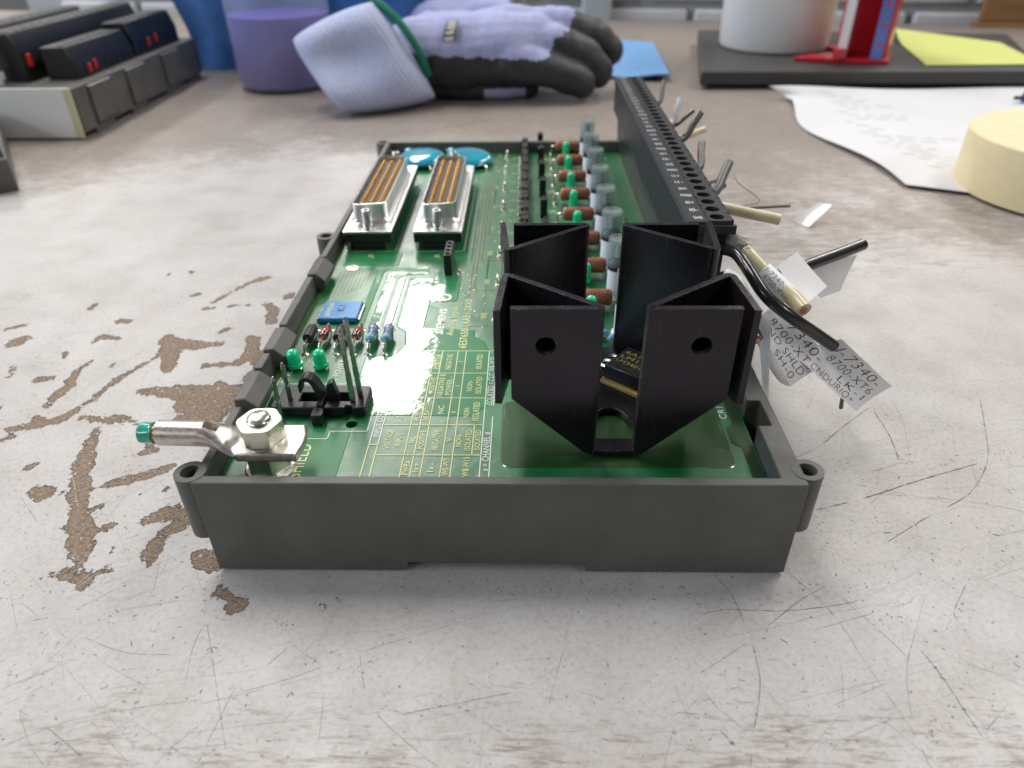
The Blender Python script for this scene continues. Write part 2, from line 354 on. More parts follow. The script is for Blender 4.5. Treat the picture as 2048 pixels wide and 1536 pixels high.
def smooth_path(pts, n=6):
    P = [Vector(p) for p in pts]; out = []
    for i in range(len(P)-1):
        p0 = P[max(i-1, 0)]; p1 = P[i]; p2 = P[i+1]; p3 = P[min(i+2, len(P)-1)]
        for k in range(n):
            t = k/n; out.append(0.5*((2*p1)+(p2-p0)*t+(2*p0-5*p1+4*p2-p3)*t*t+(3*p1-p0-3*p2+p3)*t**3))
    return out+[P[-1]]
def rrect(x0, y0, x1, y1, r, n=4):
    o = []
    for cx, cy, a in ((x1-r, y1-r, 0), (x0+r, y1-r, 90), (x0+r, y0+r, 180), (x1-r, y0+r, 270)):
        o += [(cx+r*math.cos(math.radians(a+90*k/n)), cy+r*math.sin(math.radians(a+90*k/n))) for k in range(n+1)]
    return o

# ------------------------------------------------------------------ the bench top
CHIPS = [   # outlines of worn-through laminate: strokes of (x, y, half width) in mm on the bench
[(-104.2,80.0,0.41),(-107.6,73.3,0.28),(-110.1,68.3,0.94),(-111.3,62.9,0.31),(-112.5,56.4,0.52),(-115.1,51.4,0.95),(-118.9,49.0,0.51),(-126.1,51.4,0.22)],
[(-121.9,78.5,0.16),(-124.1,72.5,0.72),(-122.0,65.5,1.09),(-122.9,60.2,1.22),(-122.7,55.7,0.45)],
[(-127.3,46.1,0.5),(-122.2,46.1,0.72),(-118.9,47.9,0.65),(-114.8,50.8,0.66)],
[(-110.8,50.3,0.29),(-102.5,49.7,1.09),(-98.5,50.3,0.58)],
[(-97.9,49.1,0.18),(-89.9,47.4,0.21)],
[(-104.5,45.0,0.5),(-101.8,35.8,1.77),(-99.0,27.8,1.7),(-96.1,22.2,2.22),(-93.9,16.9,1.11),(-89.5,10.3,2.5),(-86.8,4.1,1.61),(-84.6,0.5,0.39)],
[(-90.9,-1.4,0.22),(-86.5,-1.3,0.5),(-81.7,-2.0,1.22),(-82.1,-4.4,0.66)],
[(-82.2,-0.9,0.22),(-77.3,0.5,0.11)],
[(-93.8,11.1,0.09),(-85.4,11.1,0.27),(-83.0,12.4,0.18)],
[(-126.3,41.0,0.56),(-124.1,42.2,0.25)],
[(-151.2,88.7,2.15),(-149.6,90.4,1.73)],
[(-158.5,97.2,0.44),(-154.8,99.8,0.36)],
[(-125.4,102.0,0.9),(-121.8,102.0,0.72)],
[(-133.1,68.5,0.79),(-129.3,68.8,0.63)],
[(-132.3,83.1,0.5),(-131.4,80.7,0.42)],
[(-106.4,23.0,1.28),(-104.0,22.1,1.59)],
[(-113.8,30.6,0.53),(-112.6,31.5,0.53)],
[(-89.3,18.2,0.68)],
[(-79.9,5.3,0.46)],
[(-90.7,25.5,0.77),(-86.2,26.9,0.84),(-82.0,29.4,0.92),(-78.9,31.3,0.66)],
[(-77.4,13.2,0.48),(-74.7,15.3,1.52),(-71.4,16.2,1.53),(-67.6,14.5,1.51),(-71.4,10.4,1.01),(-72.2,5.0,1.61),(-71.1,1.7,0.56)],
[(-60.9,3.2,1.99),(-57.1,2.1,1.69)],
[(-55.7,-7.5,0.11),(-54.5,-3.5,0.16)],
[(-54.0,-4.8,0.11),(-50.1,-8.4,1.32),(-48.6,-8.1,0.8),(-50.6,-10.0,0.37)],
[(-99.7,114.8,0.14),(-93.5,127.2,0.44),(-89.4,132.7,1.09),(-85.3,133.8,0.5)],
[(-81.6,113.8,0.84),(-77.4,109.0,1.37),(-76.1,101.6,1.33)],
[(-81.0,92.0,0.6),(-77.9,90.4,1.45),(-76.7,83.9,1.66),(-77.7,77.0,0.65),(-87.7,75.5,0.65)],
[(-74.3,81.6,2.06),(-69.8,72.7,1.99),(-72.9,69.8,1.57)],
[(-127.2,87.9,0.26),(-126.3,92.9,0.52),(-119.8,90.4,0.26)],
[(-93.1,111.9,0.28),(-86.9,112.8,0.37)],
[(-100.8,110.3,0.65),(-98.6,110.5,0.55)],
[(-108.5,120.5,0.57),(-106.2,120.9,0.38)],
[(-116.3,138.0,0.71)],
[(-123.8,136.6,0.51)],
[(-90.6,94.9,0.87),(-87.8,96.6,0.35)],
[(-80.5,67.0,0.78),(-77.8,61.6,1.52)],
[(-105.6,91.2,1.72),(-101.2,84.7,2.51),(-97.5,74.0,1.37)],
[(-102.8,88.7,1.7),(-93.7,87.1,1.69),(-87.2,87.9,0.59)],
[(-101.2,62.6,0.38),(-95.2,62.9,1.72),(-87.0,61.6,3.04),(-79.4,61.6,3.04),(-73.7,63.0,2.29)],
[(-86.4,56.5,2.23),(-79.3,53.4,3.3),(-74.5,56.5,3.34)],
[(-84.7,50.4,1.45),(-75.0,49.8,1.44)],
[(-87.4,36.9,0.75),(-85.6,37.5,0.89),(-88.5,36.4,0.34)],
[(-87.6,41.2,1.04),(-84.9,42.3,0.7)],
[(-75.6,118.8,1.42),(-74.7,120.8,0.95)],
[(-90.2,16.9,0.19)],
[(-134.6,54.4,0.15),(-135.0,55.1,0.11)],
[(-33.5,-8.9,0.16)],
[(-77.0,23.7,0.45)],
[(-81.7,22.7,0.19)],
[(-144.0,75.4,0.49),(-141.3,69.7,0.24)],
[(-139.0,110.0,0.65),(-139.1,112.9,0.47)],
[(-115.1,75.5,0.65)],
]
SCRATCHES = [
[(95.1,56.0),(85.3,47.8),(76.7,40.1),(69.5,35.6)],
[(95.4,54.4),(95.1,44.0),(93.5,34.9)],
[(102.1,59.3),(100.7,48.9),(95.8,34.9),(93.0,33.6),(85.6,30.6)],
[(125.3,59.3),(118.8,44.1),(114.3,35.0),(106.8,25.8),(100.7,21.1),(90.2,15.2),(79.8,8.6)],
[(111.4,33.7),(94.1,27.3),(81.2,22.1),(68.2,17.9)],
[(78.5,23.3),(89.3,22.6),(101.8,21.1),(112.9,17.9)],
[(37.7,-9.7),(43.3,-8.5),(53.5,-8.7),(65.3,-7.0),(77.8,-4.0)],
[(42.4,-0.2),(44.6,-4.9),(45.4,-10.9),(45.7,-17.5),(45.0,-24.0),(42.0,-31.6),(39.7,-38.0)],
[(63.4,-2.7),(56.3,-7.0),(45.1,-15.5),(35.3,-21.9)],
[(56.6,1.7),(62.5,-9.7),(64.6,-20.2),(67.3,-32.5)],
[(64.0,-3.0),(70.3,-14.3),(72.5,-19.1)],
[(80.9,-5.7),(76.2,-12.7),(71.6,-19.6),(69.2,-25.5),(67.6,-31.7),(67.2,-37.7)],
[(75.1,-17.0),(76.3,-21.4),(77.1,-28.0),(77.7,-32.8)],
[(90.5,-2.2),(85.2,-8.4),(84.8,-10.6)],
[(34.9,-23.7),(36.5,-27.6),(41.1,-32.8)],
[(36.5,-32.1),(38.3,-34.8)],
[(36.5,-15.6),(47.9,-13.0),(64.7,-8.6),(81.8,-5.1),(104.0,2.1)],
[(85.2,-2.8),(94.7,-0.4),(106.1,5.9)],
[(60.0,8.1),(60.7,-14.9),(57.4,-28.6)],
[(-78.3,-36.2),(-70.1,-31.9),(-59.0,-29.2),(-49.4,-27.7),(-41.6,-25.8),(-33.8,-22.9),(-24.3,-18.4),(-13.2,-14.1),(0.4,-9.0)],
[(-60.0,-29.6),(-60.0,-27.0),(-59.1,-23.2),(-54.0,-21.7)],
[(-52.3,-38.6),(-50.5,-35.4),(-47.8,-32.1)],
[(-79.0,-29.9),(-71.9,-33.2),(-64.2,-37.6)],
[(-79.0,-29.9),(-73.7,-35.7),(-69.3,-39.2)],
[(-24.2,-18.9),(-22.4,-24.7),(-19.7,-29.2),(-16.2,-32.6),(-8.3,-38.5)],
[(-15.4,-30.0),(-5.3,-27.7),(2.9,-25.8)],
[(-65.6,-31.9),(-59.9,-36.0),(-55.6,-39.1)],
[(-36.5,-31.5),(-25.4,-31.4),(-19.4,-30.5)],
[(-75.2,-15.8),(-66.4,-18.8),(-57.2,-19.2)],
[(-53.1,-25.0),(-54.5,-18.2),(-54.5,-13.4)],
[(-55.6,-7.8),(-54.0,-3.0)],
[(-9.2,-30.0),(3.0,-29.6)],
[(-1.8,-38.4),(-1.7,-28.1)],
[(-45.5,-35.8),(-44.3,-25.4)],
[(-88.3,-20.1),(-82.2,-14.8)],
[(-84.4,-26.3),(-76.3,-21.4),(-66.1,-19.3)],
[(-40.3,-21.5),(-37.5,-17.5)],
]

def back_y(x): return 800-0.17*x                      # the bench's far edge, slightly askew to the board
xs = np.concatenate([[-700, -520, -400, -320, -260, -210], np.arange(-170, 171, 1.6), [200, 250, 320, 400, 520, 700]])
ys = np.concatenate([[-260, -170, -110, -80], np.arange(-50, 171, 1.6), [190, 220, 260, 310, 370, 440, 520, 610, 700, 1000]])
GX, GY = np.meshgrid(xs, ys); GYr = np.minimum(GY, 800-0.17*GX)
d = np.full(GX.shape, -8.0)
for st in CHIPS:
    if len(st) == 1: st = st+[st[0]]
    for (x0, y0, w0), (x1, y1, w1) in zip(st[:-1], st[1:]):
        vx, vy = x1-x0, y1-y0; L2 = vx*vx+vy*vy+1e-9
        t = np.clip(((GX-x0)*vx+(GY-y0)*vy)/L2, 0, 1)
        # the marks are wider along y than seen: judge distance with y squeezed a little
        dist = np.hypot(GX-(x0+t*vx), (GY-(y0+t*vy))*0.85); d = np.maximum(d, w0+(w1-w0)*t-dist)
rub_glow = np.clip((GY-125)/190, 0, 1)*1.0+np.clip((-16-GY)/22, 0, 1)*0.42+np.clip((GX+10)/120, 0, 1)*np.clip((80-np.abs(GY-170))/80, 0, 1)*0.35
rub_glow = rub_glow-0.75*np.exp(-((GX+120)/75)**2-((GY-190)/110)**2)  # pale patch at left: lamp glow on the bench put into the mask
nx, ny = len(xs), len(ys)
me = bpy.data.meshes.new('work_table')
V = [(float(x)*S, float(y)*S, 0.0) for x, y in zip(GX.ravel(), GYr.ravel())]
Fc = [(j*nx+i, j*nx+i+1, (j+1)*nx+i+1, (j+1)*nx+i) for j in range(ny-1) for i in range(nx-1)]
me.from_pydata(V, [], Fc); me.materials.append(MATS['worn_laminate'])
a = me.attributes.new('wear', 'FLOAT', 'POINT'); a.data.foreach_set('value', d.ravel().astype(np.float32))
a = me.attributes.new('rubbed', 'FLOAT', 'POINT'); a.data.foreach_set('value', rub_glow.ravel().astype(np.float32))  # brown rubbing, with the painted glow patch taken out of it
table = link('work_table', me); table['kind'] = 'structure'; table['label'] = 'worn pale grey laminate bench top with chips and scratches'
mb = MB(); mb.box((-700, -260, -30), (700, 670, -0.6)); mb.build('table_core', 'substrate', table)

def ribbon(mb, pts, w, z=0.02, jag=0.35, gap=0.12, mi=0):
    P = [Vector((x, y, 0)) for x, y in pts]; P = smooth_path(P, 10) if len(P) > 2 else [P[0].lerp(P[1], k/12) for k in range(13)]
    Q = []
    for a_, b_ in zip(P[:-1], P[1:]):
        n = max(1, int((b_-a_).length/0.7)); Q += [a_.lerp(b_, k/n) for k in range(n)]
    Q.append(P[-1]); k = 0; N = len(Q)
    while k < N-2:
        run = random.randint(3, 16); seg = Q[k:k+run+1]
        if len(seg) > 1 and random.random() > gap:
            vs = []; ww = w*random.uniform(0.6, 1.25)
            for i, p in enumerate(seg):
                t = (seg[min(i+1, len(seg)-1)]-seg[max(i-1, 0)]).normalized(); nrm = Vector((-t.y, t.x, 0))
                f = 0.25 if i in (0, len(seg)-1) else 1
                h = ww*f*random.uniform(1-jag, 1+jag)/2; off = nrm*random.uniform(-0.04, 0.04)
                vs += [p+nrm*h+off, p-nrm*h+off]
            mb.add([(v.x, v.y, z) for v in vs], [(2*i, 2*i+1, 2*i+3, 2*i+2) for i in range(len(seg)-1)], mi)
            if w > 0.1 and random.random() < 0.3:
                p = seg[len(seg)//2]; n_ = 7; rr = w*random.uniform(0.8, 2.2); a0 = random.uniform(0, 3)
                mb.add([(p.x+rr*math.cos(6.283*q/n_)*random.uniform(.5, 1.2)*1.2, p.y+rr*math.sin(6.283*q/n_)*random.uniform(.4, 1), z+0.006) for q in range(n_)], [tuple(range(n_))], mi)
        k += run
def wood_free(x, y): return not (-61 < x < 61 and -1 < y < 225)
sm = MB(); WD = [0.5, 0.55, 0.3, 0.5, 0.65, 0.3, 0.25, 0.4, 0.45, 0.16, 0.18, 0.28, 0.4, 0.25, 0.2, 0.5, 0.12, 0.12, 0.1]
for i, q in enumerate(SCRATCHES):
    ribbon(sm, q, (WD[i] if i < len(WD) else random.uniform(0.14, 0.34))*0.43, gap=0.15, jag=0.5, mi=i % 3 == 2)
for i in range(620):                                    # fine random cuts
    if random.random() < 0.62: x, y = random.uniform(-95, 125), random.uniform(-45, 30)
    else: x, y = random.uniform(-150, 160), random.uniform(0, 170)
    if not wood_free(x, y): continue
    a_ = random.gauss(0.45, 0.8); L = random.expovariate(1/9)+2
    p1 = (x+L*math.cos(a_), y+L*math.sin(a_))
    if not wood_free(*p1): continue
    ribbon(sm, [(x, y), p1], random.uniform(0.04, 0.11), z=0.016, gap=0.25, mi=2 if random.random() < 0.3 else 1)
for i in range(260):                                    # long straight knife lines, very thin
    x, y = random.uniform(-110, 130), random.uniform(-48, 60); a_ = random.choice((0.35, 0.5, 2.2, 2.35, 1.2, 0.1))+random.gauss(0, 0.12); L = random.uniform(8, 34)
    p1 = (x+L*math.cos(a_), y+L*math.sin(a_))
    if wood_free(x, y) and wood_free(*p1) and wood_free((x+p1[0])/2, (y+p1[1])/2): ribbon(sm, [(x, y), p1], random.uniform(0.035, 0.085), z=0.012, gap=0.35, mi=random.choice((0, 1, 1, 1, 2)))
for i in range(900):                                    # little gouges
    x, y = (random.uniform(-100, 130), random.uniform(-46, 45)) if i < 700 else (random.uniform(-150, 160), random.uniform(30, 170))
    if not wood_free(x, y): continue
    a_ = random.gauss(0.3, 0.9); L = random.uniform(0.2, 1.1)*(2 if random.random() < .1 else 1); w = random.uniform(0.12, 0.38); n = 7
    vs = []
    for k in range(n):
        t = 2*math.pi*k/n; rx, ry = L/2*math.cos(t)*random.uniform(.7, 1.2), w/2*math.sin(t)*random.uniform(.6, 1.3)
        vs.append((x+rx*math.cos(a_)-ry*math.sin(a_), y+rx*math.sin(a_)+ry*math.cos(a_), 0.024))
    sm.add(vs, [tuple(range(n))], random.random() < 0.5)
so = sm.build('scratch_marks', ['scratch_dark', 'scratch_mid', 'scratch_pale'], table, smooth=0, recalc=False); so['kind'] = 'stuff'

# ------------------------------------------------------------------ the wall behind the bench
wall = link('wall', None); wall['kind'] = 'structure'; wall['label'] = 'white painted brick wall behind the bench'
wa = -math.atan(0.17)
wall.location = Vector((0, 812, 0))*S; wall.rotation_euler.z = wa
mb = MB(); mb.box((-650, 8, -120), (800, 40, 260)); mb.build('mortar_bed', 'mortar', wall)
br = MB(); br.box((-52, -4, -30), (52, 12, 30)); b0 = br.build('brick', 'painted_brick', wall, bevel=3)
first = True
for row in range(4):
    for k in range(-5, 8):
        p = (k*112+(56 if row % 2 else 0)+20, 0, -20+row*68)
        if first: b0.location = Vector(p)*S; first = False
        else: dup(b0, p, wall)
o = MB(); o.prism(rrect(-16, -9, 16, 9, 3), -120, 260); post = o.build('grey_post', 'post_grey', smooth=40); post.location = Vector((82, 786, 0))*S
tag(post, 'pale blue grey upright post standing behind the gloves against the wall', 'post')
mb = MB(); mb.box((0, -11, 4), (190, 0, 150)); mb.box((-6, -13, -2), (196, 0, 4)); wp = mb.build('wood_panel', 'wood', bevel=1.5)
wp.location = Vector((462, 716, 0))*S; wp.rotation_euler.z = wa; tag(wp, 'brown wooden board leaning on the wall at the right edge', 'board')

# ================================================================== the terminal board (main subject)
TB = thing('terminal_board', 'open analog input terminal board in dark grey housing with black finned heat sink', 'circuit board')
BZ = 19.0                                               # top of the board
# --- housing: shallow tray with rail channel below
mb = MB(); mb.prism([(-56, 0), (56, 0), (56, 221), (-56, 221)], 0, 23.5)
ho = mb.build('housing', 'housing', TB, bevel=0.35, seg=2)
k = MB(); k.box((-54.2, 2.1, 15.0), (51.4, 218.8, 40)); bool_cut(ho, k)
k = MB(); k.box((-18, -5, -5), (17, 230, 2.7)); bool_cut(ho, k)
k = MB(); k.box((50, 17.6, 12), (54.2, 26.2, 40)); bool_cut(ho, k)
k = MB(); k.box((-60, 23.6, 21.5), (-50, 98, 40)); bool_cut(ho, k)
k = MB(); k.box((-52, 6, -5), (-22, 215, 2.0)); k.box((21, 6, -5), (52, 215, 2.0)); bool_cut(ho, k)
k = MB(); k.box((-70, -6, -5), (70, 13, 0.5)); k.box((-70, 31, -5), (70, 189, 0.7)); k.box((-70, 206, -5), (70, 230, 0.7)); bool_cut(ho, k)
def ear(x, y, z0, sx):
    mb = MB(); n = 28; ro, ri = 2.95, 1.75
    out = [(x+ro*math.cos(2*math.pi*i/n), y+ro*math.sin(2*math.pi*i/n)) for i in range(n)]
    inn = [(x+ri*math.cos(2*math.pi*i/n), y+ri*math.sin(2*math.pi*i/n)) for i in range(n)]
    zt = 23.62
    vs = [(p[0], p[1], z0) for p in out]+[(p[0], p[1], zt) for p in out]+[(p[0], p[1], zt) for p in inn]+[(p[0], p[1], z0+4) for p in inn]
    fs = [tuple(range(n))[::-1], tuple(range(3*n, 4*n))]
    for i in range(n):
        j = (i+1) % n
        fs += [(i, j, n+j, n+i), (n+i, n+j, 2*n+j, 2*n+i), (2*n+i, 2*n+j, 3*n+j, 3*n+i)]
    mb.add(vs, fs)
    e = mb.build('screw_ear', 'housing', TB, recalc=False)
    s2 = MB(); s2.lathe([(1.74, z0+8), (1.70, z0+9), (1.2, z0+9), (1.2, z0+8.2)], (x, y, 0), 20); s2.build('thread_insert', 'black_plastic', e)
ear(-57.0, 3.0, 9.2, -1); ear(56.9, 4.2, 10.5, 1); ear(-57.9, 114.7, 9, -1); ear(-57.4, 219, 9, -1)
for y0, y1 in ((37.0, 43.4), (56.6, 83.6), (96.8, 98.4)):
    mb = MB(); mb.box((-55.9, y0, 21.4), (-54.0, y1, 24.4)); mb.build('rim_segment', 'housing', TB, bevel=0.25)
for y0, y1 in ((24.4, 35.4), (44.4, 55.0), (84.6, 95.6)):
    mb = MB(); mb.prism([(-56.1, 20.6), (-56.1, 24.6), (-53.6, 24.9), (-51.0, 22.4), (-51.3, 20.4), (-54.0, 19.6)], y0, y1, axis=1)
    mb.build('board_clip', 'housing', TB, bevel=0.3)
# --- circuit board
mb = MB(); mb.box((-54.0, 2.3, 17.4), (51.2, 218.6, BZ)); pcb = mb.build('circuit_board', 'pcb_mask', TB, bevel=0)
k = MB()
for x, y, r in ((-31.5, 38.3, 1.9), (-31.7, 23.4, 1.25), (-47.2, 36.2, 1.5), (-17.5, 81.2, 1.3), (-47.2, 100.4, 1.3)): k.cyl((x, y, 10), (x, y, 25), r, seg=28)
bool_cut(pcb, k)
def sheet(mb, poly, z0, mi=0, h=0.05, r=0.15):
    mb = MB(); SHEETS.append(mb)
    """a flat copper area under the lacquer: a low plateau with sloping sides"""
    n = len(poly); A = sum(poly[i][0]*poly[(i+1) % n][1]-poly[(i+1) % n][0]*poly[i][1] for i in range(n)); sg = 1 if A > 0 else -1
    out = []
    for i in range(n):
        p, q, w = Vector(poly[i-1]), Vector(poly[i]), Vector(poly[(i+1) % n])
        d1 = (q-p).normalized(); d2 = (w-q).normalized(); nn = Vector((d1.y+d2.y, -d1.x-d2.x)); nn = nn.normalized()*sg if nn.length > 1e-6 else Vector((0, 0))
        out.append(q+nn*r)
    mb.add([(p.x, p.y, z0) for p in out]+[(p[0], p[1], z0+h) for p in poly], [tuple(range(n, 2*n)) if A > 0 else tuple(range(n, 2*n))[::-1]]+[((i, (i+1) % n, n+(i+1) % n, n+i) if A > 0 else (n+i, n+(i+1) % n, (i+1) % n, i)) for i in range(n)], mi)
Z0 = BZ+0.012
SHEETS = []
cp = None
sheet(cp, rrect(0.4, 10.0, 46.0, 31.5, 1.6), Z0, 1, h=0.09, r=0.3)                                   # pad under the heat sink
sheet(cp, [(-33.5, 26.8), (-6.4, 26.6), (-3.0, 31.2), (-3.0, 49.5), (-5.6, 57.4), (-8.2, 60), (-8.2, 63), (-21.6, 64.2), (-21.6, 92), (-22.8, 93.2), (-28.2, 93.2), (-28.2, 65.2), (-25.6, 62.5), (-24.6, 56), (-26.6, 50.8), (-33.4, 49.6)], Z0, 0, h=0.1, r=0.35)
sheet(cp, [(-35.6, 64.5), (-33.6, 64.5), (-33.6, 96.0), (-24, 96.0), (-24, 97.4), (-34.4, 97.4), (-35.6, 96.4)], Z0, 0, h=0.1, r=0.3)
sheet(cp, [(-31.8, 64.5), (-30.2, 64.5), (-30.2, 94.4), (-31.8, 94.4)], Z0, 0, h=0.1, r=0.3)
sheet(cp, [(-39.0, 64.6), (-37.4, 64.6), (-37.4, 97.4), (-36.4, 98.8), (-24, 98.8), (-24, 100.6), (-37.2, 100.6), (-39.0, 98.8)], Z0, 0, h=0.1, r=0.3)
sheet(cp, rrect(-21.4, 79.0, -14.0, 98.0, 1.5), Z0, 0, h=0.08, r=0.3)
sheet(cp, rrect(-46, 4, -31.5, 22.2, 1.0), Z0, 0, h=0.06)
sheet(cp, [(48.6, 4.2), (50.8, 4.2), (50.8, 62), (48.6, 62), (48.6, 24), (47.0, 22.5), (47, 17.5), (48.6, 16)], Z0, 1, h=0.08)
sheet(cp, rrect(-50.4, 101.5, -33.6, 112.2, 1.2), Z0, 0, h=0.06)
for mb in SHEETS: mb.build('copper_area', ['pcb_copper', 'pcb_bare'], pcb, smooth=0, recalc=False)
tr = MB()
def trace(pts, w=0.35):
    for (x0, y0), (x1, y1) in zip(pts[:-1], pts[1:]):
        dx, dy = x1-x0, y1-y0; L = math.hypot(dx, dy); nx_, ny_ = -dy/L*w/2, dx/L*w/2; ex, ey = dx/L*w/2, dy/L*w/2
        tr.add([(x0+nx_-ex, y0+ny_-ey, BZ+0.03), (x0-nx_-ex, y0-ny_-ey, BZ+0.03), (x1-nx_+ex, y1-ny_+ey, BZ+0.03), (x1+nx_+ex, y1+ny_+ey, BZ+0.03)], [(0, 1, 2, 3)])
trace([(-52.8, 20), (-52.8, 113)], 0.55)
trace([(-10.7, 82), (-10.7, 190)]); trace([(-9.5, 85.8), (-9.5, 188), ]); trace([(-8.4, 105.9), (-8.4, 190)]); trace([(-9.5, 85.8), (-2.2, 85.8)]); trace([(-8.4, 105.9), (-2.2, 105.9)])
trace([(-9.6, 65.2), (-1.5, 65.2)]); trace([(-7.2, 126.2), (-2.2, 126.2)]); trace([(-7.2, 126.2), (-7.2, 190)])
for yy in (146.5, 166.8, 187.1): trace([(-6.2, yy), (-2.2, yy)], 0.25)
for xx in (-37.1, -33.2, -29.4): trace([(xx-0.1, 64.6), (xx-0.1, 94)], 0.22)
trace([(44.9, 60), (44.9, 216)], 0.5)
tr2 = tr; rr_ = random.Random(5)
for i in range(46):                                   # fine signal tracks
    x = rr_.choice((-12.5, -11.6, -6.3, 6.8, 7.6, 8.4, 13.4, 14.2, 15.0, 33.8, 34.8, 35.8, 37.6, 39.4, 41.2)); y = rr_.uniform(64, 190); L_ = rr_.uniform(8, 40); y2 = min(y+L_, 214)
    trace([(x, y), (x, y2)], 0.22)
    if rr_.random() < 0.6: trace([(x, y2), (x+rr_.uniform(1, 5), y2)], 0.22)
for i in range(9): trace([(-50+1.1*i, 80+1.1*i), (-50+1.1*i, 98)], 0.2)
to = tr.build('copper_trace', 'trace_olive', pcb, smooth=0, recalc=False); to['kind'] = 'stuff'
# --- printing on the board (text runs away from the viewer, letters stand towards -x)
silk = MB()
def line(x0, y0, x1, y1, w=0.2, mi=1):
    if abs(x1-x0) > abs(y1-y0): a_, b_ = (min(x0, x1)-w/2, y0-w/2), (max(x0, x1)+w/2, y1+w/2)
    else: a_, b_ = (x0-w/2, min(y0, y1)-w/2), (x1+w/2, max(y0, y1)+w/2)
    silk.add([(a_[0], a_[1], BZ+0.135), (b_[0], a_[1], BZ+0.135), (b_[0], b_[1], BZ+0.135), (a_[0], b_[1], BZ+0.135)], [(0, 1, 2, 3)], mi)
def txt(t, xb, y0, y1, cap, mi=1): put_text(silk, t, lambda u, v: (xb-v*cap, y0+u*(y1-y0), BZ+0.14), mi)
W_, Y_ = 0, 1
for x, y0, y1, mi in ((-26.75, 3, 16.6, Y_), (-26.75, 16.6, 52.9, W_), (-24.95, 3, 16.6, Y_), (-24.95, 16.6, 33, W_), (-24.95, 33, 52.9, Y_), (-19.1, 3, 52.9, Y_), (-17.15, 3, 52.9, Y_), (-15.2, 3, 52.9, Y_), (-11.4, 3, 52.9, Y_), (-9.4, 3, 52.9, Y_), (-5.6, 13.4, 23.2, Y_), (-3.75, 3, 52.9, W_), (-1.9, 3, 26, W_), (-1.9, 30.2, 50, W_)): line(x, y0, x, y1, mi=mi)
for y, x0, x1 in ((13.35, -24.9, -3.75), (23.2, -24.9, -3.75), (33.0, -24.9, -3.75), (43.0, -21.1, -3.75), (52.9, -24.95, -1.9)): line(x0, y, x1, y)
line(-26.75, 16.6, -24.95, 16.6, mi=W_)
for t, xb, y0, y1, cap in (('VOLTAGE', -22.4, 15.2, 21.4, 1.25), ('INPUT', -20.2, 16.1, 20.4, 1.25), ('NC', -17.5, 17.2, 19.0, 1.15), ('POSITIVE', -15.6, 15.2, 21.3, 1.15), ('NEGATIVE', -12.6, 14.9, 21.4, 1.3), ('V', -9.95, 17.5, 18.7, 1.1), ('NON-', -7.95, 16.0, 20.2, 1.2), ('ISOLATED', -6.05, 14.8, 21.5, 1.2), ('ISOLATED', -4.1, 14.9, 21.3, 1.2),
        ('PWRx', -17.7, 7.4, 11.5, 1.15), ('Ix+', -15.7, 8.2, 10.8, 1.15), ('Ix-', -12.7, 8.2, 10.8, 1.3), ('W0-W7', -9.85, 7.2, 12.2, 1.25), ('W8-W15', -5.9, 6.9, 12.7, 1.25),
        ('2 WIRE', -21.3, 25.4, 31.2, 1.3), ('POSITIVE', -17.45, 24.8, 31.0, 1.2), ('NEGATIVE', -15.6, 24.8, 31.1, 1.2), ('NC', -12.6, 27.2, 30.1, 1.3), ('NON-', -7.05, 25.8, 29.6, 1.2), ('ISOLATED', -4.9, 24.7, 31.4, 1.35),
        ('INT PWR', -19.6, 34.9, 41.1, 1.2), ('POWER +', -17.75, 34.5, 41.6, 1.1), ('POSITIVE', -15.55, 34.9, 41.1, 1.25), ('NEGATIVE &', -13.5, 33.6, 42.6, 1.25), ('POWER -', -11.7, 34.3, 41.5, 1.25), ('NON-', -7.0, 35.7, 39.9, 1.2), ('ISOLATED', -4.9, 34.7, 41.4, 1.3),
        ('4 WIRE', -21.3, 40.5, 46.2, 1.25), ('EXT PWR', -19.4, 44.7, 51.5, 1.3), ('NC', -17.3, 46.9, 48.9, 1.15), ('POSITIVE', -15.25, 44.8, 51.2, 1.35), ('NEGATIVE', -12.55, 44.6, 51.3, 1.35), ('ISOLATED', -5.3, 44.8, 51.3, 1.35),
        ('Analog Input', -13.4, 60.4, 75.5, 1.7), ('6ES7650-1AA51-2XX0', -9.6, 54.2, 80.0, 1.9)): txt(t, xb, y0, y1, cap, Y_)
for y in (27.6, 37.6, 47.9): txt('I', -9.95, y, y+0.2, 1.0, Y_)
put_text(silk, 'SIEMENS', lambda u, v: (-16.15-v*1.85, 61.3+u*13.2, BZ+0.143), W_, 0.03)
txt('SHIELD', -38.3, 6.4, 16.5, 2.7, Y_)
for t, y0, y1 in (('x = CHANNEL #', 8.5, 20.8), ('ISOLATED = CUT W8-W15', 30.3, 50.0)): txt(t, -2.15, y0, y1, 1.3, W_)
txt('INPUT CONNECTIONS (WIRED FROM)', -25.3, 19.2, 46.2, 1.15, W_)
txt('POWER', -38.3, 41.6, 48.8, 1.45, W_); txt('A', -38.3, 38.9, 40.3, 1.9, W_); txt('POWER', -49.7, 41.7, 48.6, 1.3, W_); txt('B', -49.7, 39.0, 40.3, 1.7, W_)
for a_ in ((-51.0, 38.4, -36.0, 38.4), (-36.0, 38.4, -36.0, 39.4), (-27.9, 20.9, -27.9, 40.7), (-34.6, 40.7, -27.9, 40.7), (-35.7, 20.9, -27.9, 20.9), (-35.7, 18.4, -35.7, 20.9), (-52.0, 18.4, -35.7, 18.4), (-51.8, 18.4, -51.8, 41)): line(*a_, w=0.18, mi=W_)
for i in range(8):
    yy = 69.0+20.35*i
    if i != 7: txt('W%d' % (8+i), -5.2, yy, yy+3.1, 1.7, Y_)
    else: txt('W15', -5.2, yy, yy+3.1, 1.7, Y_)
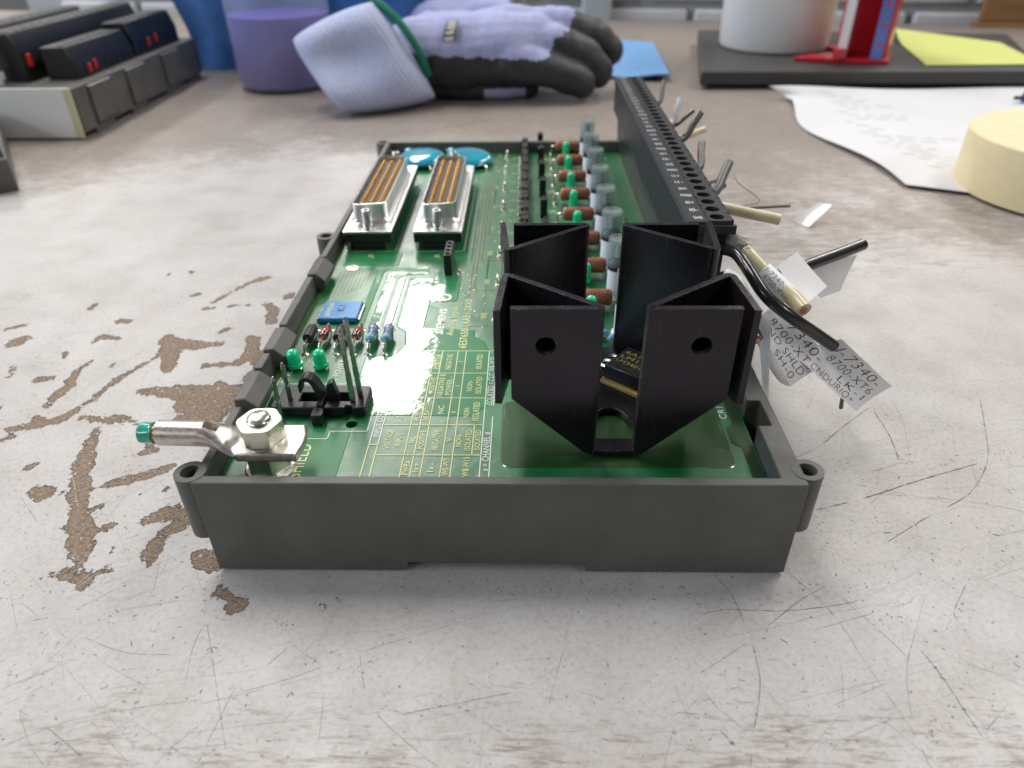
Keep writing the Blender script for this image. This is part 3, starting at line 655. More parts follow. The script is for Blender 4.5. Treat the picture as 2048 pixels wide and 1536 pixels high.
for i in range(11): txt(('W%d' % (i//2)) if i % 2 else 'V I', 1.9, 116+10.25*i, 118.4+10.25*i, 2.7, Y_)
for i in range(5): txt('R%d' % (i+3), 17.5, 141.5+20.3*i-20.3, 143.6+20.3*i-20.3, 2.2, W_); txt('D%d' % (i+3), 15.8, 145.5+20.3*i-20.3, 148+20.3*i-20.3, 2.2, Y_)
txt('CR1', 47.9, 25.5, 29.8, 1.5, W_); txt('J1', -42.5, 107.8, 110.2, 1.3, Y_); txt('J2', -22.0, 107.8, 110.2, 1.3, Y_)
for bx in ((-52.9, 112.6, -36.2, 182.5), (-30.9, 112.6, -14.4, 182.5)):
    line(bx[0], bx[1], bx[2], bx[1], mi=W_); line(bx[2], bx[1], bx[2], bx[3], mi=W_)
so3 = silk.build('printing', ['silk_white', 'silk_yellow'], pcb, smooth=0, recalc=False); so3['kind'] = 'stuff'
for x, y in ((-17.5, 81.2), (-47.2, 100.4)):
    vi = MB(); vi.lathe([(2.0, 19.04), (1.9, 19.22), (1.42, 19.22), (1.32, 18.4)], (x, y, 0), 26); vi.build('plated_hole', 'solder', pcb)
vi = MB()
for x, y in [(-12.0+random.uniform(-2, 2), 88+random.uniform(-4, 10)) for _ in range(7)]+[(-9.5, 85.8), (0.2, 84), (0.2, 94), (-25, 88), (-46, 75), (-44, 110)]+[(rr_.uniform(-13, 40), rr_.uniform(64, 212)) for _ in range(90)]: vi.lathe([(0.34, 19.04), (0.22, 19.16), (0.0, 19.18)], (x, y, 0), 10)
vo = vi.build('solder_dots', 'solder', pcb); vo['kind'] = 'stuff'

# --- shield stud with nuts
SX, SY = -44.6, 9.4
mb = MB(); mb.lathe([(4.9, 19.05), (4.9, 19.6), (4.6, 19.9), (2.6, 19.9)], (SX, SY, 0), 36); mb.build('washer', 'nickel', TB)
def hexnut(x, y, z0, z1, af, rot, name):
    mb = MB(); R = af/2/math.cos(math.pi/6); n = 48; prof = []
    rows = []
    for zc, lim in ((z0, 0.95), (z0+0.3, 1.2), (z1-0.38, 1.2), (z1, 0.945)):
        row = []
        for i in range(n):
            a_ = 2*math.pi*i/n; hx = (af/2)/math.cos(((a_+math.pi/6) % (math.pi/3))-math.pi/6); row.append((min(hx, R*lim), a_))
        rows.append((zc, row))
    vs = []; fs = []
    for zc, row in rows: vs += [(x+r*math.cos(a_+rot), y+r*math.sin(a_+rot), zc) for r, a_ in row]
    for j in range(len(rows)-1):
        for i in range(n): fs.append((j*n+i, j*n+(i+1) % n, (j+1)*n+(i+1) % n, (j+1)*n+i))
    fs += [tuple(range(n))[::-1], tuple(range((len(rows)-1)*n, len(rows)*n))]
    mb.add(vs, fs); return mb.build(name, 'zinc', TB, smooth=25)
hexnut(SX, SY, 19.95, 24.2, 7.6, 0.40, 'nut'); hexnut(SX, SY, 26.85, 30.7, 7.6, 0.60, 'nut')
mb = MB(); mb.lathe([(4.1, 26.32), (4.1, 26.75), (2.5, 26.82)], (SX, SY, 0), 30); mb.build('spring_washer', 'nickel', TB)
mb = MB(); pr = []
for i in range(13): pr += [(2.25, 25+i*0.5), (1.95, 25.25+i*0.5)]
pr += [(2.0, 31.6), (1.5, 31.95), (0, 32.0)]; mb.lathe(pr, (SX, SY, 0), 26); mb.build('stud', 'nickel', TB, smooth=60)

# --- relay socket: black base with retaining hook and four pins
base = MB(); base.prism(rrect(-48.6, 25.8, -29.0, 34.2, 0.8), 19.3, 21.6); sb = base.build('relay_base', 'black_plastic', TB, bevel=0.25)
k = MB(); k.box((-43.8, 28.3, 15), (-39.8, 31.6, 25)); k.box((-36.2, 28.3, 15), (-32.4, 31.6, 25)); bool_cut(sb, k)
k = MB(); k.box((-33.4, 24, 15), (-31.8, 26.8, 25)); bool_cut(sb, k)
mb = MB(); mb.prism([(-39.9, 22.6), (-37.5, 22.6), (-37.5, 24.6), (-38.0, 25.6), (-39.5, 25.6), (-39.9, 24.6)], 19.2, 21.9); mb.prism(rrect(-39.3, 25.6, -37.9, 31.0, 0.3), 19.3, 22.6); mb.build('release_tab', 'black_plastic', sb, bevel=0.2)
mb = MB(); hk = [(-38.6, 21), (-39.2, 23.5), (-39.8, 25.6), (-40.6, 26.8), (-41.6, 27.1), (-42.5, 26.6), (-43.0, 25.4), (-43.1, 23.7)]; wd = [1.5, 1.2, 0.95, 0.85, 0.8, 0.7, 0.55, 0.35]
vs = []
for i, (x, z_) in enumerate(hk):
    p, q = hk[max(i-1, 0)], hk[min(i+1, len(hk)-1)]; t = Vector((q[0]-p[0], q[1]-p[1])).normalized(); n2 = Vector((-t.y, t.x))*wd[i]/2*1.3
    for yy in (28.2, 31.0): vs += [(x+n2.x, yy, z_+n2.y), (x-n2.x, yy, z_-n2.y)]
fs = []
for i in range(len(hk)-1):
    a_, b_ = 4*i, 4*i+4; fs += [(a_, a_+1, b_+1, b_), (a_+2, b_+2, b_+3, a_+3), (a_, b_, b_+2, a_+2), (a_+1, a_+3, b_+3, b_+1)]
e_ = 4*(len(hk)-1); fs += [(0, 2, 3, 1), (e_, e_+1, e_+3, e_+2)]
mb.add(vs, fs); mb.build('hook', 'black_plastic', sb, smooth=50, bevel=0.12)
mb = MB(); mb.prism([(-38.2, 21.0), (-35.0, 21.0), (-35.5, 24.2), (-35.9, 26.2), (-36.6, 26.2), (-37.3, 25.4)], 28.4, 30.4, axis=1); mb.build('guide_post', 'black_plastic', sb, bevel=0.25)
mb = MB(); mb.box((-49.8, 27.0, 19.3), (-48.6, 30.4, 20.9)); mb.build('side_lug', 'black_plastic', sb, bevel=0.2)
def pin(p0, p1, w=0.95, name='pin', step=0.45):
    a_, b_ = Vector(p0), Vector(p1); mb = MB(); t = (b_-a_); L = t.length; t.normalize(); mb2 = mb
    M = Matrix.Translation(a_) @ Vector((0, 0, 1)).rotation_difference(t).to_matrix().to_4x4()
    mb.box((-w*.5, -w*.35, 0), (w*.5, w*.35, L*step), M=M); mb.box((-w*.44, -w*.3, L*step), (w*.44, w*.3, L-0.9), M=M)
    vs = [M @ Vector(p) for p in ((-w*.44, -w*.3, L-0.9), (w*.44, -w*.3, L-0.9), (w*.44, w*.3, L-0.9), (-w*.44, w*.3, L-0.9), (-w*.2, -w*.14, L), (w*.2, -w*.14, L), (w*.2, w*.14, L), (-w*.2, w*.14, L))]
    mb.add(vs, [(0, 1, 5, 4), (1, 2, 6, 5), (2, 3, 7, 6), (3, 0, 4, 7), (4, 5, 6, 7)])
    return mb.build(name, 'lead_metal', sb, bevel=0.1)
pin((-46.9, 24.6, 19.2), (-46.2, 23.6, 31.0), 0.95); pin((-45.8, 29.0, 21), (-45.1, 27.0, 32.2), 0.95)
pin((-32.1, 28.4, 20), (-32.7, 29.6, 39.0), 1.1); pin((-30.6, 30.0, 20), (-31.4, 30.2, 41.3), 1.1)

# --- LEDs
def led(x, y, r=1.55, h=4.6, lean=0.0, standoff=0.7):
    mb = MB(); z0 = BZ+standoff
    pr = [(r*1.16, z0), (r*1.16, z0+0.9), (r, z0+0.95), (r*0.98, z0+h-r)]+[(r*0.98*math.cos(a_), z0+h-r+r*0.98*math.sin(a_)) for a_ in [math.pi/2*i/6 for i in range(1, 7)]]
    mb.lathe(pr, (0, 0, 0), 24); o = mb.build('led', 'led_green', TB, smooth=35, loc=(x, y, 0)); o.rotation_euler.y = lean
    l = MB(); l.cyl((-0.64, 0, 18.9), (-0.64, 0, z0), 0.28, seg=8); l.cyl((0.64, 0, 18.9), (0.64, 0, z0), 0.28, seg=8)
    l.lathe([(0.75, 19.02), (0.4, 19.35), (0.2, 19.5)], (-0.64, 0, 0), 12); l.lathe([(0.75, 19.02), (0.4, 19.35), (0.2, 19.5)], (0.64, 0, 0), 12); l.build('lead', 'solder', o)
    return o
l1 = led(-48.2, 45.2, lean=-0.06); l2 = led(-42.9, 45.2, lean=-0.02)

# --- axial parts in a row (axis along y)
def axial(x, kind):
    y0, y1, zc = 51.4, 63.2, 21.3; yc = (y0+y1)/2+0.4
    l = MB(); l.tube(smooth_path([(x, y0, 18.9), (x, y0+0.1, 20.3), (x, y0+0.9, zc), (x, y0+2.0, zc), (x, y1-2.2, zc), (x, y1-0.9, zc), (x, y1-0.1, 20.3), (x, y1, 18.9)], 4), 0.33, 8)
    for yy in (y0, y1): l.lathe([(1.0, 19.02), (0.85, 19.2), (0.45, 19.4), (0.3, 19.7)], (x, yy, 0), 14)
    if kind == 'res':
        L, r = 3.3, 1.15
        pr = [(0.3, -L-0.2), (0.9, -L), (r*1.08, -L+0.5), (r*1.08, -L+1.1), (r*0.92, -L+1.6), (r*0.92, L-1.6), (r*1.08, L-1.1), (r*1.08, L-0.5), (0.9, L), (0.3, L+0.2)]
        b_ = MB(); b_.lathe(pr, (x, yc, zc), 22, axis=1); o = b_.build('resistor', 'resistor_blue', TB)
        for yb, w, mt in ((-1.75, 0.55, 'band_red'), (-0.55, 0.45, 'band_black'), (0.35, 0.45, 'band_blue'), (1.15, 0.4, 'band_blue'), (2.5, 0.6, 'band_red')):
            c = MB(); rr = r*0.92+0.03 if abs(yb) < 1.9 else r*1.08+0.03; c.lathe([(rr, yb-w/2), (rr+0.02, yb), (rr, yb+w/2)], (x, yc, zc), 22, axis=1); c.build('colour_band', mt, o)
    elif kind == 'zener':
        b_ = MB(); b_.lathe([(0.3, -2.1), (0.95, -1.9), (1.15, -1.5), (1.15, 1.6), (0.95, 2.0), (0.3, 2.2)], (x, yc, zc), 20, axis=1); o = b_.build('diode', 'glass_red', TB)
        c = MB(); c.lathe([(0.9, -1.97), (1.18, -1.5), (1.19, -0.3), (1.1, -0.28)], (x, yc, zc), 20, axis=1); c.build('dark_end', 'glass_darkred', o)
    else:
        b_ = MB(); b_.lathe([(0.3, -2.7), (1.25, -2.65), (1.35, -2.4), (1.35, 2.4), (1.25, 2.65), (0.3, 2.7)], (x, yc, zc), 20, axis=1); o = b_.build('diode', 'diode_black', TB)
    l.build('lead', 'solder', o); return o
for x, kd in ((-48.8, 'd'), (-45.2, 'zener'), (-41.3, 'd'), (-37.0, 'zener'), (-33.3, 'res'), (-29.4, 'res')): axial(x, kd)
# --- blue relay lying flat with its print
mb = MB(); mb.box((-49.4, 66.7, 19.2), (-39.1, 76.3, 20.6)); bl = mb.build('blue_component', 'blue_part', TB, bevel=0.3)
mb = MB(); put_text(mb, 'SIEMENS', lambda u, v: (-46.6-v*1.2, 67.6+u*7.6, 20.64), 0); 
put_text(mb, 'K1', lambda u, v: (-43.2-v*2.0, 70.6+u*3.2, 20.64), 1); mb.build('printing', ['silk_yellow', 'glove_print'], bl, smooth=0, recalc=False)
mb = MB()
for x in (-49.7, -38.8): mb.box((x-0.25, 67.5, 19.1), (x+0.25, 75.6, 19.9))
mb.build('solder_edge', 'solder', bl, bevel=0.15)
# --- small four-way socket
mb = MB(); mb.box((-18.9, 95.4, 19.1), (-16.6, 106.2, 25.4)); so_ = mb.build('pin_socket', 'black_plastic', TB, bevel=0.2)
k = MB()
for i in range(4): k.box((-18.3, 96.2+i*2.6, 23.5), (-17.2, 97.6+i*2.6, 30))
bool_cut(so_, k)
mb = MB(); mb.lathe([(0.7, 19.02), (0.4, 19.6), (0.15, 20.6), (0, 20.7)], (-14.6, 96.2, 0), 12); mb.build('solder_tail', 'solder', so_)

# --- two 50-way D-sub connectors, face up
def dprof(w, L, r, skew, n=6):
    """D outline: long sides along y, one end row wider; centred"""
    a_, b_ = w/2, L/2
    pts = [(-a_, -b_), (a_, -b_+skew), (a_, b_-skew), (-a_, b_)]
    out = []
    for i in range(4):
        p, q, s_ = Vector(pts[i-1]), Vector(pts[i]), Vector(pts[(i+1) % 4])
        d1 = (p-q).normalized(); d2 = (s_-q).normalized()
        for k_ in range(n+1):
            t = k_/n; A = q+d1*r; B = q+d2*r; out.append(tuple(A*(1-t)**2+q*2*t*(1-t)+B*t*t))
    return out
def loft(mb, rings, mi=0, cap0=False, cap1=False):
    n = len(rings[0][0]); vs = []; fs = []
    for poly, z_ in rings: vs += [(p[0], p[1], z_) for p in poly]
    for j in range(len(rings)-1):
        for i in range(n): fs.append((j*n+i, j*n+(i+1) % n, (j+1)*n+(i+1) % n, (j+1)*n+i))
    if cap0: fs.append(tuple(range(n))[::-1])
    if cap1: fs.append(tuple(range((len(rings)-1)*n, len(rings)*n)))
    mb.add(vs, fs, mi)
def dsub(xc):
    root = None; yc = 147.0
    body = MB(); body.box((-7.5, -33.2, 21.6), (7.5, 33.2, 24.5)); body.box((-5.2, -32.6, 19.1), (5.2, 32.6, 21.6))
    root = body.build('d_sub_connector', 'black_plastic', TB, bevel=0.25, loc=(xc, yc, 0))
    f = MB(); f.prism(rrect(-7.75, -33.4, 7.75, 33.4, 1.0), 24.55, 25.4); f.build('flange', 'chrome', root, bevel=0.25)
    s_ = MB(); o0, o1 = dprof(11.6, 53.4, 2.2, 1.6), dprof(10.7, 52.6, 2.0, 1.6); i1 = dprof(10.1, 52.0, 1.8, 1.6)
    wide = dprof(13.2, 55.0, 2.6, 1.6)
    loft(s_, [(wide, 25.42), (o0, 25.8), (o1, 26.6), (o1, 31.4), (i1, 31.45), (i1, 26.2)]); s_.build('shell', 'chrome', root, smooth=50)
    ins = MB(); ins.prism(dprof(10.0, 51.9, 1.8, 1.6), 25.5, 29.9); ins.build('insulator', 'insert_brown', root)
    for j, (xo, cnt) in enumerate(((-2.84, 17), (0, 16), (2.84, 17))):
        p = MB()
        for i in range(cnt):
            y = (i-(cnt-1)/2)*2.77; p.lathe([(0.6, 29.6), (0.6, 30.5), (0.42, 30.9), (0, 31.0)], (xo, y, 0), 10)
        p.build('pin_row', 'gold', root)
    for s2 in (-1, 1):
        j = MB(); j.lathe([(2.3, 25.4), (2.3, 25.9), (1.45, 26.0), (1.45, 31.2), (1.3, 31.4), (0.75, 31.4), (0.7, 29.5), (0, 29.4)], (0.0, s2*30.55, 0), 20); j.build('jack_screw', 'nickel', root)
    b_ = MB()
    for y in (-22, -9, 6, 20): b_.ell((6.6, y, 25.35), (0.6, 0.7, 0.4), 10, 6)
    b_.build('crimp_dimple', 'chrome', root)
    if xc < -40:
        g = MB(); g.box((-5.0, -33.6, 19.06), (-1.0, -32.9, 19.35)); g.build('solder_tail', 'gold', root)
    st = MB(); st.cyl((-6.5, -31, 19.05), (-6.5, -31, 21.8), 1.0, seg=14); st.build('rivet', 'nickel', root)
dsub(-44.7); dsub(-22.6)

# --- blue disc varistors lying at the far edge
def varistor(x, y, tilt):
    mb = MB(); R = 9.8
    mb.lathe([(0.0, -2.0), (R-2.6, -1.9), (R-0.9, -1.2), (R, 0), (R-0.7, 1.2), (R-2.4, 1.75), (R*0.4, 1.9), (0, 1.92)], (0, 0, 0), 40)
    o = mb.build('varistor', 'varistor_blue', TB, smooth=60, loc=(x, y, 21.6)); o.rotation_euler = tilt
    b_ = MB(); b_.ell((-R*0.62, R*0.72, 0.6), (2.0, 2.4, 1.3), 14, 8); b_.build('lead_collar', 'varistor_blue', o)
    w = MB(); w.tube(smooth_path([(-R*0.7, R*0.8, 0.4), (-R*0.8, R*1.0, 0), (-R*0.85, R*1.05, -1.8)], 4), 0.4, 8); w.tube(smooth_path([(R*0.45, -R*0.9, -0.6), (R*0.5, -R*1.08, -1.0), (R*0.5, -R*1.1, -2.4)], 4), 0.4, 8); w.build('lead', 'solder', o)
varistor(-38.8, 203, (0.05, -0.03, 0)); varistor(-18.6, 203, (0.06, 0.05, 0.3))
mb = MB(); mb.ell((-47.0, 199, 21.0), (2.6, 3.2, 2.4), 16, 9); mb.build('glue_blob', 'sleeve_white', TB)

# --- eight channels: fuse holder, wire-wound resistor, indicator
FY = [60.3+20.2*i for i in range(8)]
def fuse(x, y):
    b_ = MB(); b_.lathe([(3.3, 19.05), (3.3, 20.2), (2.75, 20.6), (2.7, 27.6), (2.45, 28.2), (0, 28.2)], (0, 0, 0), 28); o = b_.build('fuse_holder', 'white_plastic', TB, loc=(x, y, 0))
    r_ = MB(); r_.lathe([(2.3, 28.2), (2.75, 28.3), (2.8, 30.2), (2.3, 30.6), (1.4, 31.8), (0, 32)], (0, 0, 0), 28); r_.build('collar', 'black_plastic', o)
    c = MB(); c.lathe([(3.1, 29.6), (3.12, 30.0), (3.1, 36.4), (2.9, 36.95), (2.5, 37.0), (2.3, 36.7), (0, 36.7)], (0, 0, 0), 30); c.lathe([(2.75, 30.2), (2.75, 36.0), (0, 36.0)], (0, 0, 0), 30)
    for i in range(12):
        a_ = i*math.pi/6; c.ell((2.2*math.cos(a_), 2.2*math.sin(a_), 36.95), (0.35, 0.35, 0.25), 8, 5)
    c.build('clear_cap', 'fuse_cap', o, recalc=False)
    g = MB(); g.cyl((0, 0, 31.5), (0, 0, 35.2), 1.2, seg=16); g.build('spring_contact', 'nickel', o)
    return o
f0 = fuse(29.9, FY[0])
for y in FY[1:]: dup(f0, (29.9, y, 0), TB)
def wirewound(y):
    b_ = MB(); zc = 22.4; b_.lathe([(0.5, -5.3), (1.7, -5.15), (2.2, -4.6), (2.25, -4), (2.25, 4), (2.2, 4.6), (1.7, 5.15), (0.5, 5.3)], (0, 0, zc), 26, axis=0)
    o = b_.build('wirewound_resistor', 'resistor_brown', TB, loc=(22.9, y, 0))
    l = MB()
    for s_ in (-1, 1):
        l.tube(smooth_path([(s_*5.1, 0, zc), (s_*6.2, 0, zc), (s_*6.9, 0, zc-0.7), (s_*7.0, 0, 18.9)], 4), 0.4, 8); l.lathe([(0.9, 19.02), (0.5, 19.5), (0.3, 19.8)], (s_*7.0, 0, 0), 12)
    l.build('lead', 'solder', o)
    t = MB()
    for s2, a0, u0, u1 in (('DALE', 0.75, -0.6, 4.2), ('22 1%', 0.15, -2.4, 4.2)):
        def fn(u, v, a0=a0, u0=u0, u1=u1):
            a_ = a0+0.5*v; return (u0+u*(u1-u0), -2.28*math.cos(a_), zc+2.28*math.sin(a_))
        put_text(t, s2, fn)
    t.build('printing', 'print_black', o, smooth=0, recalc=False)
    return o
w0 = wirewound(75.0)
for i in range(1, 8): dup(w0, (22.9+random.uniform(-.25, .25), 75.0+20.15*i+random.uniform(-.4, .4), random.uniform(-.15, .3)), TB, rz=random.uniform(-.05, .05))
g0 = led(22.1, 151.4, r=1.5, h=5.9, standoff=0.5)
for i in (-4, -3, -2, -1, 1, 2, 3): dup(g0, (22.2, 151.4+20.3*i, 0), TB)
# --- jumper headers and test posts
def jumper(x, y, h, col='black_plastic', rot=0.0):
    b_ = MB(); b_.box((-1.25, -2.5, 19.1), (1.25, 2.5, 21.4)); o = b_.build('jumper_header', col, TB, bevel=0.15, loc=(x, y, 0)); o.rotation_euler.z = rot
    c = MB(); c.box((-1.2, -2.45, 21.7), (1.2, 1.2, 19.1+h)); c.build('jumper_cap', col, o, bevel=0.25)
    p = MB()
    for yy in (-1.27, 1.27): p.box((-0.32, yy-0.32, 21), (0.32, yy+0.32, 19.1+h+(0.3 if yy > 0 else -0.6)))
    p.build('pin', 'gold', o); return o
j0 = jumper(11.3, 143, 6.6)
for i in (-2, -1, 1, 2, 3, 4): dup(j0, (11.3, 143+20.4*i, 0), TB)
h0 = jumper(4.7, 122, 5.6)
for i in range(1, 20):
    dup(h0, (4.7+random.uniform(-.15, .15), 122+5.1*i, 0), TB, rz=random.uniform(-.08, .08)+(math.pi if i % 2 else 0))
def wire_link(x, y):
    l = MB(); l.tube(smooth_path([(0, -1.9, 18.9), (0, -1.85, 20.6), (0, -1.2, 21.6), (0, 1.2, 21.6), (0, 1.85, 20.6), (0, 1.9, 18.9)], 5), 0.36, 8)
    for s_ in (-1, 1): l.lathe([(0.95, 19.02), (0.6, 19.4), (0.36, 20.0)], (0, s_*1.9, 0), 12)
    return l.build('wire_link', 'solder', TB, loc=(x, y, 0))
k0 = wire_link(-3.2, 70.5)
for i in range(1, 8): dup(k0, (-3.1, 70.5+20.3*i, 0), TB)
tl = MB()
for i in range(16): tl.lathe([(0.55, 19.02), (0.35, 19.6), (0.1, 20.0)], (2.6, 127+5.6*i+random.uniform(-.6, .6), 0), 10)
tl.build('solder_tail', 'solder', TB)
# small ceramic capacitors between heat sink and fuses
for x, y in ((27.0, 56.5), (24.6, 58.5)):
    mb = MB(); mb.ell((x, y, 20.6), (1.6, 1.0, 1.4), 14, 8); o = mb.build('capacitor', 'resistor_blue', TB); l = MB(); l.tube(smooth_path([(x-1.2, y, 20.4), (x-3.2, y-.4, 21.2), (x-4.0, y-.4, 19)], 5), 0.25, 8); l.build('lead', 'solder', o)

# --- long terminal block on the right edge
TX0, TX1, TY0 = 42.7, 53.8, 64.0; PITCH_T, NT = 5.12, 32; TY1 = TY0+PITCH_T*NT
tb = MB()
tb.prism([(45.6, 19.1), (54.6, 19.1), (54.6, 30), (53.0, 33), (53.0, 44.6), (43.0, 44.6), (43.0, 34.6), (45.0, 32.6)], TY0+1.2, TY1-0.4, axis=1)
blk = tb.build('terminal_block', 'terminal_plastic', TB, bevel=0.3)
mb = MB(); mb.prism([(43.0, 44.7), (54.6, 44.7), (54.6, 47.0), (43.0, 47.0)], TY0-0.6, TY0+0.6, axis=1); mb.build('end_plate', 'terminal_plastic', blk, bevel=0.2)
mb = MB(); mb.prism([(45.2, 19.2), (49.2, 19.2), (49.2, 44.6), (45.2, 44.6)], TY0-0.3, TY0+1.1, axis=1); mb.build('end_post', 'terminal_plastic', blk, bevel=0.3)
# one terminal: top cell with round screw well
def terminal_cell():
    mb = MB(); n = 24; hx, hy, r = 50.35, PITCH_T/2, 1.72; x0, x1, y0, y1, zt, zb = 42.8, 53.8, 0.0, PITCH_T, 48.0, 44.65
    inner = []; outer = []
    for i in range(n):
        a_ = 2*math.pi*i/n; c, s_ = math.cos(a_), math.sin(a_); inner.append((hx+r*c, hy+r*s_))
        # project to the rectangle right of the label strip
        rx0, rx1 = 48.0, x1; tx = ((rx1-hx)/c if c > 1e-9 else ((rx0-hx)/c if c < -1e-9 else 1e9)); ty = ((y1-hy)/s_ if s_ > 1e-9 else ((y0-hy)/s_ if s_ < -1e-9 else 1e9)); t = min(tx, ty); outer.append((hx+t*c, hy+t*s_))
    vs = [(p[0], p[1], zt) for p in outer]+[(p[0], p[1], zt) for p in inner]+[(hx+(p[0]-hx)*.96, hy+(p[1]-hy)*.96, zt-3.2) for p in inner]
    fs = []
    for i in range(n):
        j = (i+1) % n; fs += [(i, j, n+j, n+i), (n+i, n+j, 2*n+j, 2*n+i)]
    mb.add(vs, fs, 0); mb.add([vs[2*n+i] for i in range(n)], [tuple(range(n))], 1)
    # corners missed by the fan
    for cx_, cy_ in ((48.0, y0), (48.0, y1), (x1, y0), (x1, y1)): pass
    # label strip, its step, sides
    mb.add([(x0+.5, y0, zt-.2), (48.0, y0, zt-.2), (48.0, y1, zt-.2), (x0+.5, y1, zt-.2)], [(0, 1, 2, 3)], 0)
    mb.add([(48.0, y0, zt-.2), (48.0, y0, zt), (48.0, y1, zt), (48.0, y1, zt-.2)], [(0, 1, 2, 3)], 0)
    mb.add([(x0, y0, zb), (x0, y0, zt-.9), (x0, y1, zt-.9), (x0, y1, zb)], [(3, 2, 1, 0)], 0)
    mb.add([(x0, y0, zt-.9), (x0+.5, y0, zt-.2), (x0+.5, y1, zt-.2), (x0, y1, zt-.9)], [(3, 2, 1, 0)], 0)
    mb.add([(x1, y0, zb), (x1, y0, zt), (x1, y1, zt), (x1, y1, zb)], [(0, 1, 2, 3)], 0)
    for y in (y0, y1):
        mb.add([(x0, y, zb), (x1, y, zb), (x1, y, zt), (48.0, y, zt), (48, y, zt-.2), (x0+.5, y, zt-.2), (x0, y, zt-.9)], [tuple(range(7)) if y == y0 else tuple(range(7))[::-1]], 0)
    return mb
cell = terminal_cell().build('terminal', ['terminal_plastic', 'hole_dark'], blk, recalc=False, smooth=30)
for cx_ in (): pass
cell.location = Vector((0, TY0, 0))*S
sc = MB(); sc.lathe([(1.5, 45.0), (1.5, 45.6), (1.2, 45.75), (0, 45.75)], (50.35, PITCH_T/2, 0), 18); scr = sc.build('terminal_screw', 'lead_metal', blk)
scr.location = Vector((0, TY0, 0))*S
for i in range(1, NT):
    dup(cell, (0, TY0+PITCH_T*i, 0), blk); dup(scr, (0, TY0+PITCH_T*i, 0), blk)
fill = MB(); fill.box((48.0, TY0+0.02, 44.66), (53.75, TY1-0.02, 44.9)); fill.build('well_floor', 'hole_dark', blk)
lb = MB()
for i in range(NT):
    t = ['SH%d', 'I%d-', 'I%d+', 'PWR%d'][i % 4] % (i//4); yy = TY0+PITCH_T*(i+0.5)
    L = 0.5*len(t); lb_x = 45.9
    put_text(lb, t, lambda u, v: (lb_x-L/1.5+u*L*1.35, yy-0.85+v*1.7, 47.83), 0, 0.01)
lb.build('printing', 'silk_white', blk, smooth=0, recalc=False)

# --- heat sink: folded fins on a base plate
HX, HY = 22.5, 32.4; TH = 1.25; ZT = 52.3; ZB = 19.9
def fin(sx, sy):
    P = [(-20.0, -19.1, 33.4), (-3.4, -19.1, ZB), (-21.2, -5.4, 29.0), (-22.4, -20.2, 32.6)]
    path = []
    def arc(p, q, r_, rad, n=5):
        p, q, r_ = Vector(p[:2]), Vector(q[:2]), Vector(r_[:2]); d1 = (p-q).normalized(); d2 = (r_-q).normalized()
        return [(q+d1*rad)*(1-t)**2+q*2*t*(1-t)+(q+d2*rad)*t*t for t in [k_/n for k_ in range(n+1)]]
    pts = [Vector(P[0][:2])]; zz = [P[0][2]]
    a1 = arc(P[0], P[1], P[2], 1.9); pts += a1; zz += [ZB]*len(a1)
    a2 = arc(P[1], P[2], P[3], 1.8); pts += a2; zz += [P[2][2]]*len(a2)
    pts.append(Vector(P[3][:2])); zz.append(P[3][2])
    n = len(pts); vs = []
    for i in range(n):
        t = (pts[min(i+1, n-1)]-pts[max(i-1, 0)]).normalized(); nn = Vector((-t.y, t.x))
        if 0 < i < n-1:
            d1 = (pts[i]-pts[i-1]).normalized(); d2 = (pts[i+1]-pts[i]).normalized(); cs = max(0.55, math.sqrt(max(0.05, (1+d1.dot(d2))/2))); h = TH/2/cs
        else: h = TH/2
        for off in (h, -h):
            p = pts[i]+nn*off; x, y = HX+sx*p.x, HY+sy*p.y
            vs += [(x, y, zz[i]), (x, y, ZT)]
    fs = []
    for i in range(n-1):
        a_, b_ = 4*i, 4*i+4
        fs += [(a_, b_, b_+1, a_+1), (a_+2, a_+3, b_+3, b_+2), (a_+1, b_+1, b_+3, a_+3), (a_, a_+2, b_+2, b_)]
    e_ = 4*(n-1); fs += [(0, 1, 3, 2), (e_, e_+2, e_+3, e_+1)]
    mb = MB(); mb.add(vs, fs); return mb
hs = MB(); hs.prism([(5.5, 13.8), (39.5, 13.8), (41.5, 16), (41.5, 49), (39.5, 51.0), (5.5, 51.0), (3.5, 49), (3.5, 16)], 19.5, 20.9)
hs = MB(); hs.prism([(18.3, 12.7), (26.7, 12.7), (27.4, 19), (36, 26.5), (36, 38.4), (27.4, 46), (26.7, 52.1), (18.3, 52.1), (17.6, 46), (9, 38.4), (9, 26.5), (17.6, 19)], 19.4, 20.8)
hb = hs.build('heat_sink', 'anodised', TB, bevel=0.25)
k = MB(); k.prism([(18.8, 16.8), (26.8, 16.8), (27.0, 18.5)]+[(22.9+4.1*math.cos(math.pi*i/14), 20.5+6.6*math.sin(math.pi*i/14)) for i in range(15)]+[(18.8, 18.5)], 15, 25); bool_cut(hb, k)
for sx in (1, -1):
    for sy in (1, -1):
        f_ = fin(sx, sy).build('fin', 'anodised', hb, smooth=35)
        c = MB(); hx = HX+sx*(-13.8); hyc = HY+sy*(-19.1); c.cyl((hx, hyc-3, 44.9), (hx, hyc+3, 44.9), 1.85, seg=32); bool_cut(f_, c)
        b_ = f_.modifiers.new('bevel', 'BEVEL'); b_.width = 0.45*S; b_.segments = 3; b_.limit_method = 'ANGLE'; b_.angle_limit = math.radians(50)
